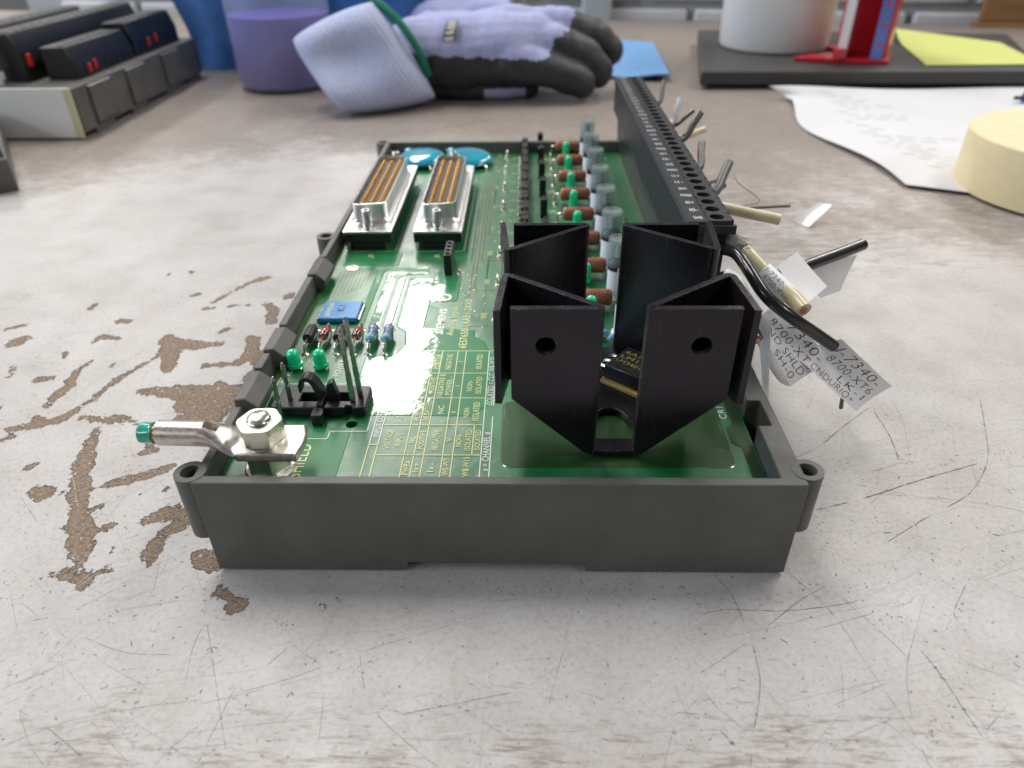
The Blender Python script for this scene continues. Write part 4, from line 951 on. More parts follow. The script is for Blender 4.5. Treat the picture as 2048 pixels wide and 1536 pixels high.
# --- regulator lying on the heat sink, turned 45 degrees
ang = math.atan2(-0.65, 0.76); M = Matrix.Translation((29.6, 38.2, 20.8)) @ Matrix.Rotation(ang, 4, 'Z')
mb = MB(); mb.box((-5.2, -6.2, 0.02), (5.2, 9.0, 0.9), M=M); rg = mb.build('regulator', 'substrate', TB, bevel=0.15)
mb = MB(); mb.box((-4.9, -5.0, 0.92), (4.9, 4.6, 4.4), M=M); mb.build('regulator_body', 'black_plastic', rg, bevel=0.2)
mb = MB()
for q, (s2, v0) in enumerate((('6A7AB', 2.2), ('LM123', 0.2), ('LM340T5', -1.8))): put_text(mb, s2, lambda u, v: tuple(M @ Vector((-4.0+u*7.6, v0+v*1.3-0.4, 4.43))))
mb.build('printing', 'print_gold', rg, smooth=0, recalc=False)
mb = MB()
for q in (-2.5, 0, 2.5):
    pth = [M @ Vector(p) for p in ((-4.7, q, 2.0), (-7.0, q, 2.0), (-8.4, q, 1.2), (-8.6, q, -1.6))]; mb.tube(smooth_path(pth, 4), 0.45, 6)
mb.build('lead', 'solder', rg)

# ================================================================== ring lug with its cut green wire
LG = thing('cable_lug', 'tinned ring cable lug with cut green wire bolted on the shield stud', 'cable lug')
mb = MB(); n = 20
out = [(-37.4, SY-4.6), (-36.9, SY-1.5), (-36.9, SY+1.5), (-37.8, SY+4.6), (-48.6, SY+4.4), (-50.2, SY+3.0), (-50.2, SY-3.0), (-48.6, SY-4.6)]
mb.prism(out, 24.35, 26.3); pl = mb.build('lug_palm', 'tin', LG, bevel=0.35)
k = MB(); k.cyl((SX, SY, 20), (SX, SY, 30), 2.7, seg=24); bool_cut(pl, k)
# transition and barrel, flattened palm rising into a round barrel
rings = []
def ring(x, zc, ry, rz, yc=SY): return [(x, yc+ry*math.cos(2*math.pi*i/24), zc+rz*math.sin(2*math.pi*i/24)) for i in range(24)]
spec = [(-48.8, 25.35, 4.2, 0.95), (-50.0, 25.5, 4.1, 1.05), (-51.4, 26.3, 3.8, 1.5), (-53.0, 26.9, 3.1, 2.0), (-54.8, 27.4, 2.6, 2.4), (-56.5, 27.5, 2.45, 2.45), (-64.2, 27.7, 2.45, 2.45)]
inn = [(-64.2, 27.7, 1.85, 1.85), (-58, 27.6, 1.85, 1.85)]
vs = []; fs = []
for x, zc, ry, rz in spec+inn: vs += ring(x, zc, ry, rz)
for j in range(len(spec)+len(inn)-1):
    for i in range(24): fs.append((j*24+i, j*24+(i+1) % 24, (j+1)*24+(i+1) % 24, (j+1)*24+i))
fs += [tuple(range(24))[::-1], tuple(range((len(spec)+1)*24, (len(spec)+2)*24))]
mb = MB(); mb.add(vs, fs); bar = mb.build('barrel', 'tin', LG, smooth=60)
k = MB(); k.box((-55.4, SY-0.9, 27.9), (-52.8, SY+0.9, 33)); bool_cut(bar, k)
mb = MB(); mb.cyl((-65.6, SY, 27.7), (-58, SY, 27.7), 1.65, seg=14); mb.build('copper_strands', 'copper', LG)
mb = MB(); mb.lathe([(1.5, -2.0), (1.95, -1.8), (2.05, -1.2), (1.95, 0.2), (2.1, 0.7), (1.5, 0.9)], (-65.9, SY, 27.7), 20, axis=0); mb.build('wire_insulation', 'wire_green', LG)

# ================================================================== cut wires left in the terminals
GW = 'cut wires left in the terminal block'
def wire(label, pts, r, mt, core=None, name='cut_wire', n=7, strands=False):
    P = smooth_path(pts, n); t = thing(name, label, 'wire', pts[0], GW)
    o0 = Vector(pts[0]); mb = MB(); mb.tube([p-o0 for p in P], r, 14); mb.build('insulation', mt, t, smooth=60)
    if core:
        d1 = (P[-1]-P[-2]).normalized(); mb = MB(); e = P[-1]-o0
        if strands:
            a_ = d1.orthogonal().normalized(); b_ = d1.cross(a_)
            for i in range(7):
                q = e+(a_*math.cos(i)*0.62+b_*math.sin(i)*0.62)*(0 if i == 0 else 1)*r*0.62; mb.cyl(tuple(q-d1*0.3), tuple(q+d1*0.22), r*0.22, seg=8)
        else:
            mb.cyl(tuple(e-d1*0.3), tuple(e+d1*0.2), r*0.48, seg=12)
        mb.build('copper_core', core, t)
    return t, P, o0
def patch(c00, c10, c11, c01, curl=0.0, nu=14, nv=8, thick=0.14):
    """a bent paper or film label between four corners"""
    a_, b_, c_, d_ = [Vector(p) for p in (c00, c10, c11, c01)]
    nrm = ((b_-a_).cross(d_-a_)).normalized()
    def f(u, v): return (a_*(1-u)+b_*u)*(1-v)+(d_*(1-u)+c_*u)*v+nrm*curl*math.sin(math.pi*v)*(0.6+0.4*math.cos(3*u))
    return f, nrm
def label(parent, o0, f, nrm, mt='sleeve_white', lines=(), nu=14, nv=8, thick=0.14, ink='print_black'):
    mb = MB(); vs = []; fs = []
    for s_ in (0, 1):
        for j in range(nv+1):
            for i in range(nu+1): vs.append(f(i/nu, j/nv)-o0-nrm*thick*s_)
    N = (nu+1)*(nv+1)
    for j in range(nv):
        for i in range(nu):
            a_ = j*(nu+1)+i; fs += [(a_, a_+1, a_+nu+2, a_+nu+1), (N+a_, N+a_+nu+1, N+a_+nu+2, N+a_+1)]
    rim = [i for i in range(nu+1)]+[j*(nu+1)+nu for j in range(1, nv+1)]+[nv*(nu+1)+i for i in range(nu-1, -1, -1)]+[j*(nu+1) for j in range(nv-1, 0, -1)]
    for a_, b_ in zip(rim, rim[1:]+rim[:1]): fs.append((a_, N+a_, N+b_, b_))
    mb.add(vs, fs); o = mb.build('wire_label', mt, parent, smooth=60)
    if lines:
        t = MB()
        for s2, u0, u1, v0, v1 in lines: put_text(t, s2, lambda u, v: f(u0+u*(u1-u0), v1-(v1-v0)*v)-o0+nrm*0.06, 0, -0.018)
        t.build('printing', ink, o, smooth=0, recalc=False)
    return o
# A: cream cable with printed sleeve
t, P, o0 = wire('cream cut cable end with white sleeve beside the rear right fin', [(52.0, 76, 40), (54.6, 68, 41.4), (57.0, 61.8, 41), (59.8, 57.8, 39), (63.4, 54.0, 36.2), (66.2, 50.6, 34.6), (67.6, 46.8, 33.6)], 1.9, 'wire_cream', 'copper', n=8)
A0, A1 = Vector((60.4, 57.2, 38.5)), Vector((66.0, 52.0, 34.2)); ax = (A1-A0).normalized(); e1 = ax.cross(Vector((0, 0, 1))).normalized(); e2 = e1.cross(ax)
mb = MB(); mb.tube([A0-o0, A0.lerp(A1, .5)-o0, A1-o0], [2.25, 2.35, 2.4], 22, caps=False); mb.tube([A0-o0, A1-o0], [2.1, 2.25], 22, caps=False); sl = mb.build('sleeve', 'sleeve_white', t, smooth=60, recalc=False)
tx = MB()
for s2, a0, u0, u1 in (('I-7340-', -0.1, 0.06, 0.72), ('8700-XT6', -0.75, 0.15, 0.98)):
    def fn(u, v, a0=a0, u0=u0, u1=u1):
        a_ = a0+0.52*v-0.2; c = A0.lerp(A1, u0+u*(u1-u0)); return c+(-e1*0+e1*math.cos(math.pi-0)*0)+(e2*math.sin(a_+math.pi/2-0.6)+e1*math.cos(a_+math.pi/2-0.6)*1.0)*2.44-o0
    put_text(tx, s2, fn, 0, -0.018)
tx.build('printing', 'print_black', sl, smooth=0, recalc=False)
f, nr = patch((64.0, 58.6, 39.0), (69.9, 63.8, 40.2), (77.0, 59.0, 33.4), (70.4, 52.6, 32.2), 0.6); label(t, o0, f, nr)
# B: black wire with the big flag
t, P, o0 = wire('black wire ending in white printed flag label lowest at right', [(52, 64, 41), (53.6, 57.5, 42.6), (54.6, 49.5, 42), (57.2, 43.2, 39), (62.8, 41.2, 35), (69.3, 42.9, 30.2), (75.4, 44.6, 25.6)], 1.4, 'wire_black', n=8)
f, nr = patch((77.6, 46.4, 26.4), (91.8, 44.6, 14.4), (83.2, 41.0, 9.8), (68.0, 43.4, 22.6), 2.9)
if nr.z < 0: nr = -nr
label(t, o0, f, nr, lines=(('I-7340-', 0.17, 0.88, 0.06, 0.27), ('8700-XT6', 0.22, 0.92, 0.33, 0.52), ('LK-1', 0.52, 0.92, 0.57, 0.74), ('CNDURIO+', 0.16, 0.86, 0.78, 0.95)), ink='print_black')
# J: frayed strand under it
wire('thin frayed dark strand hanging under the lowest flag label', [(81.8, 46.2, 12.5), (82.4, 47.0, 10), (83.0, 48.0, 7.5), (83.6, 48.6, 5.2)], 0.5, 'wire_grey', n=4)
# C: black wire pointing right
t, P, o0 = wire('black wire pointing right with slanted cut end behind the cream cable', [(52, 71, 39), (55.3, 65.5, 40.6), (59, 59.4, 38), (65.3, 59.4, 36), (74.6, 65.8, 36), (84, 72, 36.1), (91.7, 77, 36.4)], 1.5, 'wire_black', n=8)
f, nr = patch((74.6, 66.3, 35), (90.0, 75.2, 34.4), (84.5, 67.5, 28), (77.8, 62.5, 28.5), 0.8); label(t, o0, f, nr, 'label_film')
# D: shield wire flag with strip
t, P, o0 = wire('white printed shield wire flag label hanging behind the right front fin', [(52, 56, 38.5), (54.4, 49, 38), (56.0, 43.0, 33), (60, 44.5, 25), (66.9, 49.5, 14.5), (70.0, 51, 11.5)], 1.2, 'sleeve_white', n=8)
f, nr = patch((61.4, 45.0, 36.4), (77.2, 47.5, 20), (65.8, 39.8, 17.6), (54.6, 38.2, 35), 1.4)
if nr.y > 0: nr = -nr
label(t, o0, f, nr, lines=(('7340-', 0.30, 0.92, 0.05, 0.25), ('8700-XT6', 0.12, 0.95, 0.31, 0.50), ('CND SHLD', 0.05, 0.95, 0.55, 0.73), ('LL SH-0', 0.16, 0.9, 0.78, 0.95)))
f, nr = patch((54.4, 39.0, 37.6), (57.4, 38.2, 36), (59.9, 35.4, 16.0), (58.6, 35.0, 16.5), 0.7)
label(t, o0, f, nr)
# E: dark wire end with copper strands between fin and rim
wire('black cut cable with copper strands showing at the right fin edge', [(52, 58, 36), (51.0, 47, 37), (51.6, 39, 36), (53.2, 33.8, 33.4)], 2.0, 'wire_black', 'copper', n=7, strands=True)
# grey fibrous jacket round the bundle
t = thing('cable_jacket', 'frayed grey fibrous cable jacket at the bundle behind the right fins', 'cable jacket', (54, 66, 40))
mb = MB(); o0 = Vector((54, 66, 40))
for i in range(46):
    b_ = Vector((53.5+random.uniform(-1, 2.4), 66+random.uniform(-4, 5), 41+random.uniform(-1.8, 2.0))); d_ = Vector((random.uniform(1.0, 4.2), random.uniform(-7.5, -1.0), random.uniform(-2.4, 1.2)))
    mb.tube([b_-o0, b_+d_*.5+Vector((0, 0, random.uniform(-.5, .8)))-o0, b_+d_-o0], [0.16, 0.13, 0.05], 5)
mb.tube([p-o0 for p in smooth_path([(52.4, 74, 39.5), (54.2, 67.5, 42.0), (56.6, 61.5, 42.0)], 5)], [1.7, 1.9, 2.0, 2.0, 2.0, 2.0, 2.0, 1.9, 1.8, 1.6, 1.3], 12)
mb.build('fibres', 'fibre', t, smooth=60)
# G: cream stub and strands further back
wire('cream wire stub lying to the right behind the heat sink', [(52, 104, 38), (57, 104, 37.6), (64.6, 103, 36), (77.8, 100.4, 34)], 1.6, 'wire_cream', 'copper')
wire('dark twisted bare strand lying above the cream wire stub', [(53, 110, 36), (60, 111, 34.5), (66.3, 111.2, 33), (76, 112.5, 33.2), (85.1, 114.1, 33)], 0.45, 'wire_grey')
wire('thin stray hair of wire curling above the cream stub', [(66, 117, 31), (74, 125, 29), (80.5, 129.5, 28.4), (80.6, 132.3, 29.4), (77.5, 140, 30.4), (76.5, 145, 31), (77.6, 151, 31)], 0.16, 'fibre', n=9)
t = thing('clear_tag', 'small clear film tag propped on the bench right of the terminal block', 'tag', (117, 184, 0)); o0 = Vector((117, 184, 0))
f, nr = patch((114.0, 185.5, 0.3), (125.4, 188.8, 7.0), (128.6, 184.0, 7.4), (119.4, 179.0, 0.3), 0.5); label(t, o0, f, nr, 'label_film')
# stubs along the far half of the block
STUB = [((60.3, 107.5, 40), (66.0, 119.0, 44.6), 'wire_grey', 1.35, 'grey wire stub pointing up at the third stub from the heat sink'),
        ((61.0, 112, 37.5), (64.8, 116.6, 38.6), 'wire_black', 0.9, 'short black wire tip just beyond the cream stub'),
        ((61.6, 135.8, 38), (64.2, 148.5, 42.2), 'wire_grey', 1.2, 'pale grey wire stub halfway along the terminal block'),
        ((62, 131, 34), (68, 134, 34.5), 'wire_grey', 0.6, 'thin wire sliver lying low halfway along the terminal block'),
        ((62.3, 168.2, 38.5), (69.3, 178.3, 44.6), 'wire_black', 1.35, 'upright dark wire stub beside the small cream one'),
        ((62.5, 174, 37), (72.2, 181.0, 38.2), 'wire_cream', 1.3, 'small cream wire stub far along the terminal block'),
        ((63.4, 192, 37), (70.4, 194.6, 41.8), 'wire_black', 0.8, 'thin black wire end pointing right near the far end'),
        ((63.0, 196, 37), (66.3, 200.0, 45.2), 'label_film', 1.6, 'clear sleeved wire stub near the far end of the block'),
        ((61.0, 217, 40), (63.2, 225.0, 46.6), 'wire_grey', 0.9, 'last grey wire stub at the far end of the block')]
for p0, p1, mt, r, lb_ in STUB:
    p0, p1 = Vector(p0), Vector(p1); root = Vector((52.5, p0.y-4, 36.5))
    wire(lb_, [root, (p0+root)/2+Vector((0, 0, 0.8)), p0, p0.lerp(p1, .6), p1], r, mt, n=5)

# ================================================================== things further back on the bench
# --- second module, seen from its labelled end
M2 = thing('spare_module', 'second dark grey module with white end label and black terminal rows', 'circuit board', (-245, 313, 0))
mb = MB(); mb.box((-112, 1.2, 3), (0, 178, 27)); h2 = mb.build('housing', 'housing', M2, bevel=0.6)
k = MB(); k.box((-108, 5, 20), (-5, 174, 40)); bool_cut(h2, k)
for y in (14, 60, 112, 152): 
    mb = MB(); mb.box((-4, y, 0), (-0.6, y+22, 3.2)); mb.build('foot', 'housing', M2, bevel=0.4)
for y in (16, 62, 114):
    mb = MB(); mb.prism([(0.02, 4), (1.6, 6), (1.6, 25), (0.02, 26)], y, y+26, axis=1); mb.build('side_rib', 'housing', M2, bevel=0.4)
mb = MB(); mb.box((-112, 0, 0.8), (-1.8, 1.15, 27.6)); mb.build('end_label', 'module_label', M2, bevel=0.3)
mb = MB(); mb.box((-5.0, -0.3, 0.9), (-0.9, 1.1, 27.4)); mb.build('yellowed_tape', 'tape_yellowed', M2, bevel=0.2)
mb = MB(); mb.box((-107.8, 5.2, 20.5), (-5.2, 173.8, 22)); mb.build('circuit_board', 'pcb_mask', M2)
def block2(x0, x1, y0, y1, zt, cells):
    mb = MB(); mb.prism([(x0, 22.1), (x1, 22.1), (x1, zt-10), (x1-4, zt), (x0, zt)], y0, y1, axis=1); o = mb.build('terminal_block', 'black_plastic', M2, bevel=0.7)
    for i in range(cells):
        c = MB(); yy = y0+(y1-y0)*(i+0.5)/cells; c.box((x1-9, yy-1.6, zt-0.2), (x1-5.5, yy+1.6, zt+0.25)); c.build('well_shade_patch', 'hole_dark', o)  # raised near-black block stands for the shade in a screw well
    for i in range(cells-1):
        c = MB(); yy = y0+(y1-y0)*(i+1)/cells; c.box((x1-0.3, yy-0.5, 24), (x1+0.25, yy+0.5, zt-12)); c.build('groove_shade_strip', 'hole_dark', o)  # proud dark bar paints the shade of a groove between cells
    return o
block2(-26, -8, 26, 96, 44, 9); block2(-26, -8, 99, 168, 47, 9); block2(-52, -34, 20, 168, 52, 16); block2(-92, -72, 10, 168, 50, 16)
for y, z_ in ((38, 31), (45, 32), (118, 33), (130, 34)):
    mb = MB(); mb.box((-8.3, y, z_-2.6), (-7.3, y+2.8, z_+2.6)); mb.build('red_indicator', 'indicator_red', M2, bevel=0.3)
mb = MB(); mb.box((-34.2, 24, 34), (-33.2, 28, 41)); mb.build('red_indicator', 'indicator_red', M2, bevel=0.3)
mb = MB(); mb.cyl((-46, 12, 22), (-46, 12, 48), 3.0, seg=16); mb.lathe([(4.2, 30), (4.2, 34)], (-46, 12, 0), 6); mb.lathe([(4.2, 40), (4.2, 44)], (-46, 12, 0), 6); mb.build('stud', 'chrome', M2)
# --- green wire end at the left photo edge, corner of a third module
wg = MB(); wg.tube([p-Vector((-330, 300, 0)) for p in smooth_path([(-350, 290, 6), (-320, 294, 11), (-303, 299, 8.5), (-289, 303, 5)], 6)], 2.2, 12); o = wg.build('green_wire', 'wire_green', smooth=60, loc=(-330, 300, 0)); tag(o, 'green wire end poking in at left edge before the white end label', 'wire')
mb = MB(); mb.prism([(-5, -3), (2, 2), (-54, 84), (-100, 84), (-100, -3)], 0, 15); mb.prism([(-8, 1), (-1, 5), (-56, 82), (-98, 82), (-98, 1)], 15, 18.5); o = mb.build('module_housing', 'housing', bevel=0.8, loc=(-234.5, 225, 0)); tag(o, 'dark grey plastic housing corner cut off by the left photo edge', 'housing')

# --- bottle of purple liquid
BT = thing('bottle', 'translucent plastic bottle half full of purple liquid', 'bottle', (-168, 456, 0))
prof = [(0, 0.5), (30, 0.4), (33.5, 1.2), (35, 4), (35.2, 60), (35.2, 112), (33, 124), (24, 135), (15, 141), (14, 144), (14, 156)]
mb = MB(); mb.lathe(prof, (0, 0, 0), 48); mb.build('bottle_body', 'bottle_plastic', BT, smooth=50)
mb = MB(); mb.lathe([(0, 1.6), (29.5, 1.6), (32.6, 2.6), (33.8, 5), (34.0, 47.2), (0, 47.3)], (0, 0, 0), 48); mb.build('liquid', 'liquid_purple', BT, smooth=50)
mb = MB(); mb.lathe([(16.5, 146), (16.5, 166), (15, 168), (0, 168)], (0, 0, 0), 36); mb.build('cap', 'white_plastic', BT)

# --- blue shop towels: one crumpled upright behind the bottle, one flat under the gloves
def cloth(name, label_, mt, pts_fn, nu, nv, thick, loc):
    vs = []; fs = []; o0 = Vector(loc); N = (nu+1)*(nv+1)
    for s_ in (0, 1):
        for j in range(nv+1):
            for i in range(nu+1): vs.append(Vector(pts_fn(i/nu, j/nv, s_*thick))-o0)
    for j in range(nv):
        for i in range(nu):
            a_ = j*(nu+1)+i; fs += [(a_, a_+1, a_+nu+2, a_+nu+1), (N+a_, N+a_+nu+1, N+a_+nu+2, N+a_+1)]
    rim = [i for i in range(nu+1)]+[j*(nu+1)+nu for j in range(1, nv+1)]+[nv*(nu+1)+i for i in range(nu-1, -1, -1)]+[j*(nu+1) for j in range(nv-1, 0, -1)]
    for a_, b_ in zip(rim, rim[1:]+rim[:1]): fs.append((a_, N+a_, N+b_, b_))
    mb = MB(); mb.add(vs, fs); o = mb.build(name, mt, smooth=70, loc=loc); return tag(o, label_, 'towel')
def up(u, v, t):
    x = -262+250*u; fold = 9*math.sin(u*17)+5*math.sin(u*41+1)+3*math.sin(v*9+u*5)
    return (x+4*math.sin(v*6), 512+fold*(0.5+0.5*v)-14*v+t-26*max(0, 0.25-v)*4*0.3, 0.4+v*(92+6*math.sin(u*11)))
cloth('blue_towel', 'dark blue shop towel standing crumpled behind the bottle', 'towel_blue', up, 70, 24, 1.5, (-140, 510, 0))
def flat(u, v, t):
    x = 30+(82+22*(1-v))*u-4*v+22*v*u*0; y = 462+165*v+6*math.sin(u*5); x = 30+u*(79+12*v)
    return (x, y, 0.5+t+2.2*(0.5+0.5*math.sin(u*7+v*4))+3.0*max(0, 0.12-v)*8*(0.5+0.5*math.sin(u*9)))
cloth('blue_towel', 'light blue folded towel lying flat right of the glove fingertips', 'towel_light', flat, 30, 30, 1.2, (80, 540, 0))

# --- work gloves
def blob(name, mats, chains, test, voxel, parent, smooth_it=6):
    mb = MB()
    for ch in chains:
        P = [Vector(p[:3]) for p in ch]; R = [p[3] for p in ch]; Q = []; RR = []
        for i in range(len(P)-1):
            for k_ in range(6): Q.append(P[i].lerp(P[i+1], k_/6)); RR.append(R[i]+(R[i+1]-R[i])*k_/6)
        Q.append(P[-1]); RR.append(R[-1])
        mb.tube(Q, RR, 20); mb.ell(tuple(P[0]), (R[0],)*3, 16, 10); mb.ell(tuple(P[-1]), (R[-1],)*3, 16, 10)
    o = mb.build(name, mats, parent, smooth=0)
    r_ = o.modifiers.new('r', 'REMESH'); r_.mode = 'VOXEL'; r_.voxel_size = voxel*S
    s_ = o.modifiers.new('s', 'SMOOTH'); s_.iterations = smooth_it; s_.factor = 0.5
    bpy.context.view_layer.update(); me = bpy.data.meshes.new_from_object(o.evaluated_get(bpy.context.evaluated_depsgraph_get())); o.modifiers.clear(); o.data = me
    from mathutils import noise as mn
    new = []
    for v_ in me.vertices:
        q = v_.co/S; a_ = mn.noise(Vector((q.x*0.045, q.y*0.06, q.z*0.075)))*1.3+mn.noise(Vector((q.x*0.16+5, q.y*0.05, q.z*0.06)))*0.7+mn.noise(q*0.3)*0.2
        new += list(v_.co+v_.normal*(a_*S))
    me.vertices.foreach_set('co', new); me.update()
    me.materials.clear()
    for k_ in mats: me.materials.append(MATS[k_])
    me.polygons.foreach_set('material_index', [test(*(p.center/S)) for p in me.polygons]); me.polygons.foreach_set('use_smooth', [True]*len(me.polygons)); return o
GL = thing('work_glove', 'lavender knit work glove with dark grey rubber palm and turned back cuff', 'glove', (-20, 415, 0), 'pair of work gloves')
def L0(*p): return (p[0]+20, p[1]-415, p[2]) + tuple(p[3:])
ch = [[L0(-66, 413, 27, 23), L0(-35, 414, 26, 25), L0(-8, 416, 27, 25), L0(8, 420, 29, 21)],
      [L0(-60, 428, 34, 17), L0(-30, 430, 34, 17), L0(0, 430, 38, 16)],
      [L0(-5, 402, 24, 14), L0(18, 400, 19, 11.5), L0(36, 400, 13, 10.0), L0(42, 400, 10.5, 9.0)],
      [L0(0, 416, 34, 15), L0(24, 415, 32, 12.5), L0(44, 415, 24, 11.2), L0(54, 415, 14.5, 9.6)],
      [L0(4, 432, 38, 15), L0(30, 433, 40, 12.0), L0(52, 434, 34, 11.0), L0(62, 434, 25.5, 9.6)],
      [L0(-40, 440, 30, 13), L0(-12, 446, 24, 11), L0(10, 448, 16, 9)]]
def coat(x, y, z_):
    X, Y, Z = x-20, y+415, z_; w = 1.6*math.sin(X*.45)+1.1*math.sin(Y*.7+Z*.5)
    if Y < 409: return 1 if (Z < 29.0-0.05*(X+30)+w*.4 or X > 14+(Z-24)*0.9+w) else 0
    if Y < 425: return 1 if (Z < 22 or (X > -4 and Z < 37+0.10*X) or X > 33+(Z-43)*0.9+w) else 0
    return 1 if (Z < 26 or X > 36+(Z-46)*0.8+w) else 0
blob('glove_shell', ['glove_knit', 'glove_rubber'], ch, coat, 1.1, GL, 10)
# turned-back cuff: a soft flattened pouch
cA = [Vector(p) for p in ((-147, 394, 41), (-88, 394, 64), (-48, 388, 3), (-108, 358, -1))]
def cuffpt(u, v, side):
    c = (cA[0]*(1-u)+cA[1]*u)*(1-v)+(cA[3]*(1-u)+cA[2]*u)*v
    a_, b_ = 2*u-1, 2*v-1; t = (max(0, 1-a_**4)**0.5)*(max(0, 1-b_**4)**0.5)
    pinch = 0.07*(a_*a_*b_*b_+0.3*(a_*a_+b_*b_)); mid = sum(cA, Vector())/4; c = c.lerp(mid, pinch)
    c = c+Vector((0, -1, 0.25))*side*t*17+Vector((0, -1, 0.1))*side*t*0.35*math.sin(u*125+2.5*v)+Vector((0, -1, 0))*t*side*(2.6*math.sin(u*7+v*3)+1.3*math.sin(v*11)+1.5*math.sin(u*4-v*6))
    return c-Vector((-20, 415, 0))
vs = []; fs = []; nu, nv = 150, 30
for side in (1, -1):
    o_ = len(vs)
    for j in range(nv+1):
        for i in range(nu+1): vs.append(cuffpt(i/nu, j/nv, side))
    for j in range(nv):
        for i in range(nu):
            a_ = o_+j*(nu+1)+i; q = (a_, a_+1, a_+nu+2, a_+nu+1); fs.append(q if side < 0 else q[::-1])
mb = MB(); mb.add(vs, fs); mb.build('cuff', 'cuff_knit', GL, smooth=80, recalc=False)
hem = [(-92, 398, 62), (-84, 393, 58), (-74, 388, 50.5), (-66, 384, 41), (-60.5, 384, 31), (-58.5, 386, 24), (-57.5, 389, 19)]
mb = MB(); mb.tube([Vector(p)-Vector((-20, 415, 0)) for p in smooth_path(hem, 6)], 2.5, 10); mb.build('cuff_hem', 'hem_green', GL, smooth=60)
# faded print across the back of the hand
pr = MB()
def gp(u, v): # strip running over the knuckle side
    x, y, z_ = -46+6*u, 390.4-0.5*u+9*v*v+1.2*v, 36+0.5*u+15*v-4.5*v*v
    return Vector((x+2.2*v, y-1.6, z_+1.6))-Vector((-20, 415, 0))
for i in range(8):
    v0, v1 = i/8, (i+1)/8; pr.add([gp(-.15, v0), gp(1.15, v0), gp(1.15, v1), gp(-.15, v1)], [(0, 1, 2, 3)], 0)
for v0, v1, a_, b_ in ((0.02, 0.20, 0.0, 0.95), (0.30, 0.42, 0.05, 0.9), (0.36, 0.46, 0.55, 0.9), (0.52, 0.60, 0.1, 0.95), (0.66, 0.74, 0.1, 0.95), (0.80, 0.90, 0.1, 0.95)):
    pr.add([gp(a_, v0)+Vector((0, -.2, .2)), gp(b_, v0)+Vector((0, -.2, .2)), gp(b_, v1)+Vector((0, -.2, .2)), gp(a_, v1)+Vector((0, -.2, .2))], [(0, 1, 2, 3)], 1)
pr.build('printing', ['glove_print', 'glove_print_pale'], GL, smooth=0, recalc=False)
G2 = thing('work_glove', 'second lavender glove mostly hidden under and behind the first', 'glove', (-20, 450, 0), 'pair of work gloves')
def L1(*p): return (p[0]+20, p[1]-450, p[2]) + tuple(p[3:])
ch = [[L1(-58, 405, 8, 7.5), L1(-20, 404, 7, 7), L1(8, 408, 6, 5.5)], [L1(-20, 404, 7, 7), L1(-20, 470, 16, 14)],
      [L1(-60, 490, 28, 24), L1(-20, 486, 30, 24), L1(0, 480, 26, 20)], [L1(-30, 478, 40, 13), L1(4, 476, 40, 12), L1(26, 474, 30, 11)], [L1(-5, 466, 34, 11), L1(-2, 468, 44, 10)]]
blob('glove_shell', ['glove_knit', 'glove_rubber'], ch, lambda x, y, z_: 0 if (z_ > 37 and x < 14) or (y < -44 and -2 < x < 24 and z_ < 8) or (y > 10 and x < -10) else 1, 1.8, G2)

# --- grey tray with tub, red holder and yellow note
TRY = thing('grey_tray', 'flat dark grey tray on the bench at the upper right', 'tray', (130, 430, 0))
mb = MB(); mb.prism([(-5, 0), (225, -6), (285, 150), (30, 186)], 3, 12); mb.build('tray_plate', 'tray_grey', TRY, bevel=1.2)
mb = MB(); mb.prism([(2, 5), (221, 0), (278, 144), (36, 178)], 0, 3); mb.build('tray_foot', 'black_plastic', TRY, bevel=0.6)
TU = thing('white_tub', 'round white plastic tub standing on the grey tray', 'tub', (201, 528, 12))
mb = MB(); mb.lathe([(0, 0.3), (38, 0.3), (40.5, 1.0), (41.5, 4), (43.5, 110), (42, 110), (40, 5), (0, 4)], (0, 0, 0), 56); mb.build('tub_body', 'tub_white', TU, smooth=50)
mb = MB(); mb.lathe([(44.6, 100), (44.6, 113), (43, 114.5), (0, 114.5)], (0, 0, 0), 56); mb.build('lid', 'tub_white', TU)
RH = thing('red_holder', 'red plastic holder with blue dotted strip beside the white tub', 'holder', (256, 450, 12))
mb = MB(); mb.prism([(-58, 14), (-30, 2), (3, -3), (20, 34), (-4, 60), (-20, 60), (-12, 30), (-40, 26)], 0.2, 3.2); mb.build('holder_base', 'holder_red', RH, bevel=0.6)
up_ = MB(); up_.box((-26, 20, 3.2), (12, 24, 96)); upo = up_.build('back_plate', 'holder_red', RH, bevel=0.6)
k = MB(); k.box((-22, 10, 3), (0, 30, 17)); bool_cut(upo, k)
mb = MB(); mb.prism([(-2.0, -1.0), (0.6, -1.4), (14.5, 24.5), (11.5, 25)], 3.2, 96); mb.build('side_plate', 'holder_red', RH, bevel=0.4)
mb = MB(); mb.prism([(-9.8, -0.6), (-2.2, -1.6), (-2.2, -0.2), (-9.8, 0.8)], 3.3, 96); st_ = mb.build('dotted_strip', 'strip_blue', RH, bevel=0.2)
mb = MB()
for i in range(7): mb.cyl((-5.6, -1.05, 12+i*13), (-5.6, -1.6, 12+i*13), 1.5, seg=12)
mb.build('dot', 'holder_red', st_)
mb = MB(); mb.box((-26, 6, 3.2), (-24.6, 20, 96)); mb.build('clear_panel', 'label_film', RH)
mb = MB(); mb.box((-34, 0, 3.2), (-27, 6, 10)); mb.build('stop_tab', 'holder_red', RH, bevel=0.6)
def note(u, v, t):
    x0 = 283+27*v; x1 = 362+20*v; y = 442+(118-30*u)*v
    return (x0+(x1-x0)*u, y, 12.4+t+5*max(0, v-.7)**1.5*(1-u)*8)
o = cloth('sticky_note', 'yellow green sticky note lying on the grey tray', 'note_yellow', note, 10, 10, 0.5, (320, 480, 12)); o['category'] = 'note'
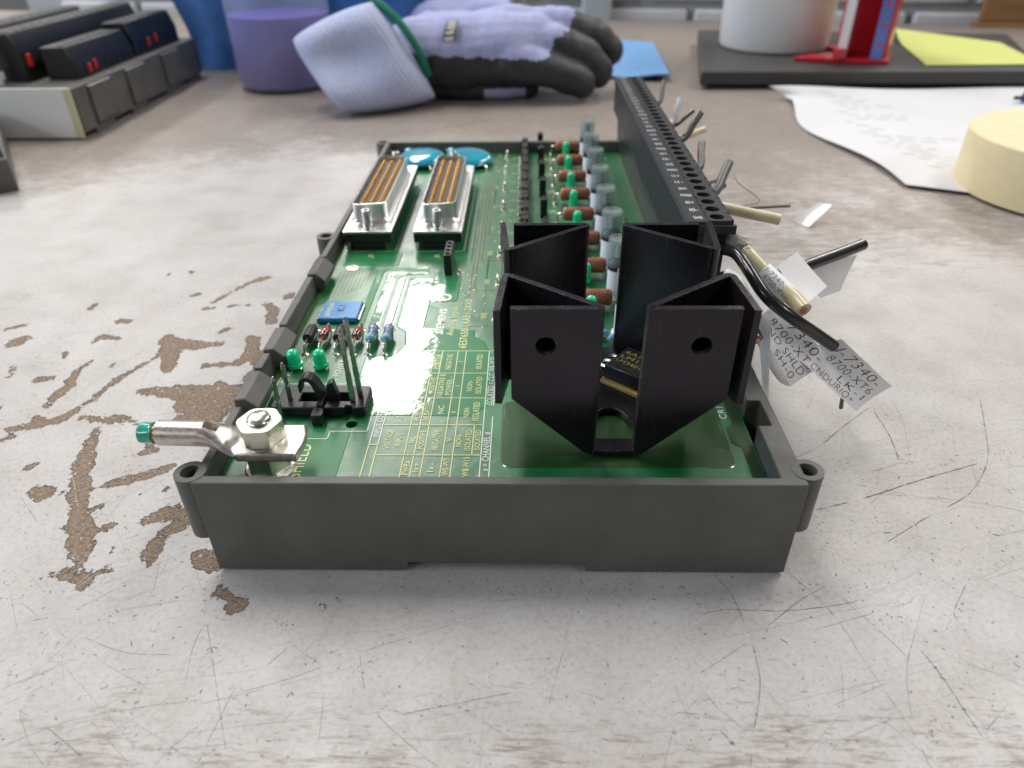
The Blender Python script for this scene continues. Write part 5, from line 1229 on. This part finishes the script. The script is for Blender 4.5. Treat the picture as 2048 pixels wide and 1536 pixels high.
# --- printed paper sheet with a raised torn corner
def sheetp(u, v, t):
    A, B, Cc, D = Vector((178, 226, 0)), Vector((400, 118, 0)), Vector((420, 428, 0)), Vector((176, 416, 0))
    p = (A*(1-u)+B*u)*(1-v)+(D*(1-u)+Cc*u)*v
    w = -9*math.sin(math.pi*v)*(1-u)**3+4*math.sin(v*9)*(1-u)**6
    z_ = 0.6+1.6*(0.5+0.5*math.sin(v*8+u*4))*(1-u)**2+6.5*max(0, v-.88)/.12*(1-u)**4+2.0*math.sin(u*9+2)*max(0, v-.6)
    return (p.x+w-16*max(0, v-.86)/.14*(1-u)**5, p.y-22*max(0, v-.9)/.1*(1-u)**9, max(0.4, z_)+t)
o = cloth('paper_sheet', 'crumpled printed white paper sheet lying under the tape roll', 'paper', sheetp, 60, 60, 0.25, (290, 300, 0)); o['category'] = 'paper'
ink = MB()
for r_ in range(22):
    v = 0.93-r_*0.036; u = 0.10+0.015*(r_ % 3); 
    for w_ in range(random.randint(1, 4)):
        L = random.uniform(0.012, 0.04); q = [sheetp(u, v, 0.36), sheetp(u+L, v, 0.36), sheetp(u+L, v+0.010, 0.36), sheetp(u, v+0.010, 0.36)]
        ink.add([Vector(p)-Vector((290, 300, 0)) for p in q], [(0, 1, 2, 3)]); u += L+0.012
ink.build('printed_lines', 'paper_ink', o, smooth=0, recalc=False)
# --- masking tape roll, pen, clear cup at the right edge
TP = thing('tape_roll', 'cream masking tape roll lying on the paper at the right edge', 'tape', (249, 218, 1))
mb = MB(); mb.lathe([(26, 0.3), (47.5, 0.0), (48.5, 0.6), (48.5, 23.4), (47.6, 24)]+[(45.6-0.62*i, 23.75+(0.10 if i % 2 else 0)+0.08*math.sin(i*1.7)) for i in range(32)]+[(26, 23.7), (26, 0.3)], (0, 0, 0), 72); mb.build('tape_winding', 'tape_cream', TP, smooth=40, recalc=False)
mb = MB(); mb.lathe([(26, 0.2), (26, 23.8), (24, 23.8), (24, 0.2), (26, 0.2)], (0, 0, 0), 60); mb.build('core', 'tape_core', TP, smooth=40)
PN = thing('pen', 'blue capped pen lying on the paper behind the tape roll', 'pen', (318, 380, 4.5))
mb = MB(); mb.lathe([(0, -0.2), (3.6, 0.0), (4.2, 2), (4.2, 50), (0, 50)], (0, 0, 0), 20, axis=0); mb.build('cap', 'pen_blue', PN)
mb = MB(); mb.lathe([(3.6, 50), (3.6, 130), (2, 134), (0, 134)], (0, 0, 0), 20, axis=0); mb.build('barrel', 'white_plastic', PN)
mb = MB(); mb.lathe([(0, -6), (1.2, -6), (1.4, 0)], (0, 0, 0), 10, axis=0); mb.build('tip', 'black_plastic', PN)
CP = thing('clear_cup', 'clear plastic cup at the right photo edge behind the tray', 'cup', (452, 520, 0))
mb = MB(); mb.lathe([(0, 0.3), (27, 0.3), (28, 2), (33, 90), (32, 90), (27, 3), (0, 2)], (0, 0, 0), 40); mb.build('cup_body', 'clear_plastic', CP, smooth=50)
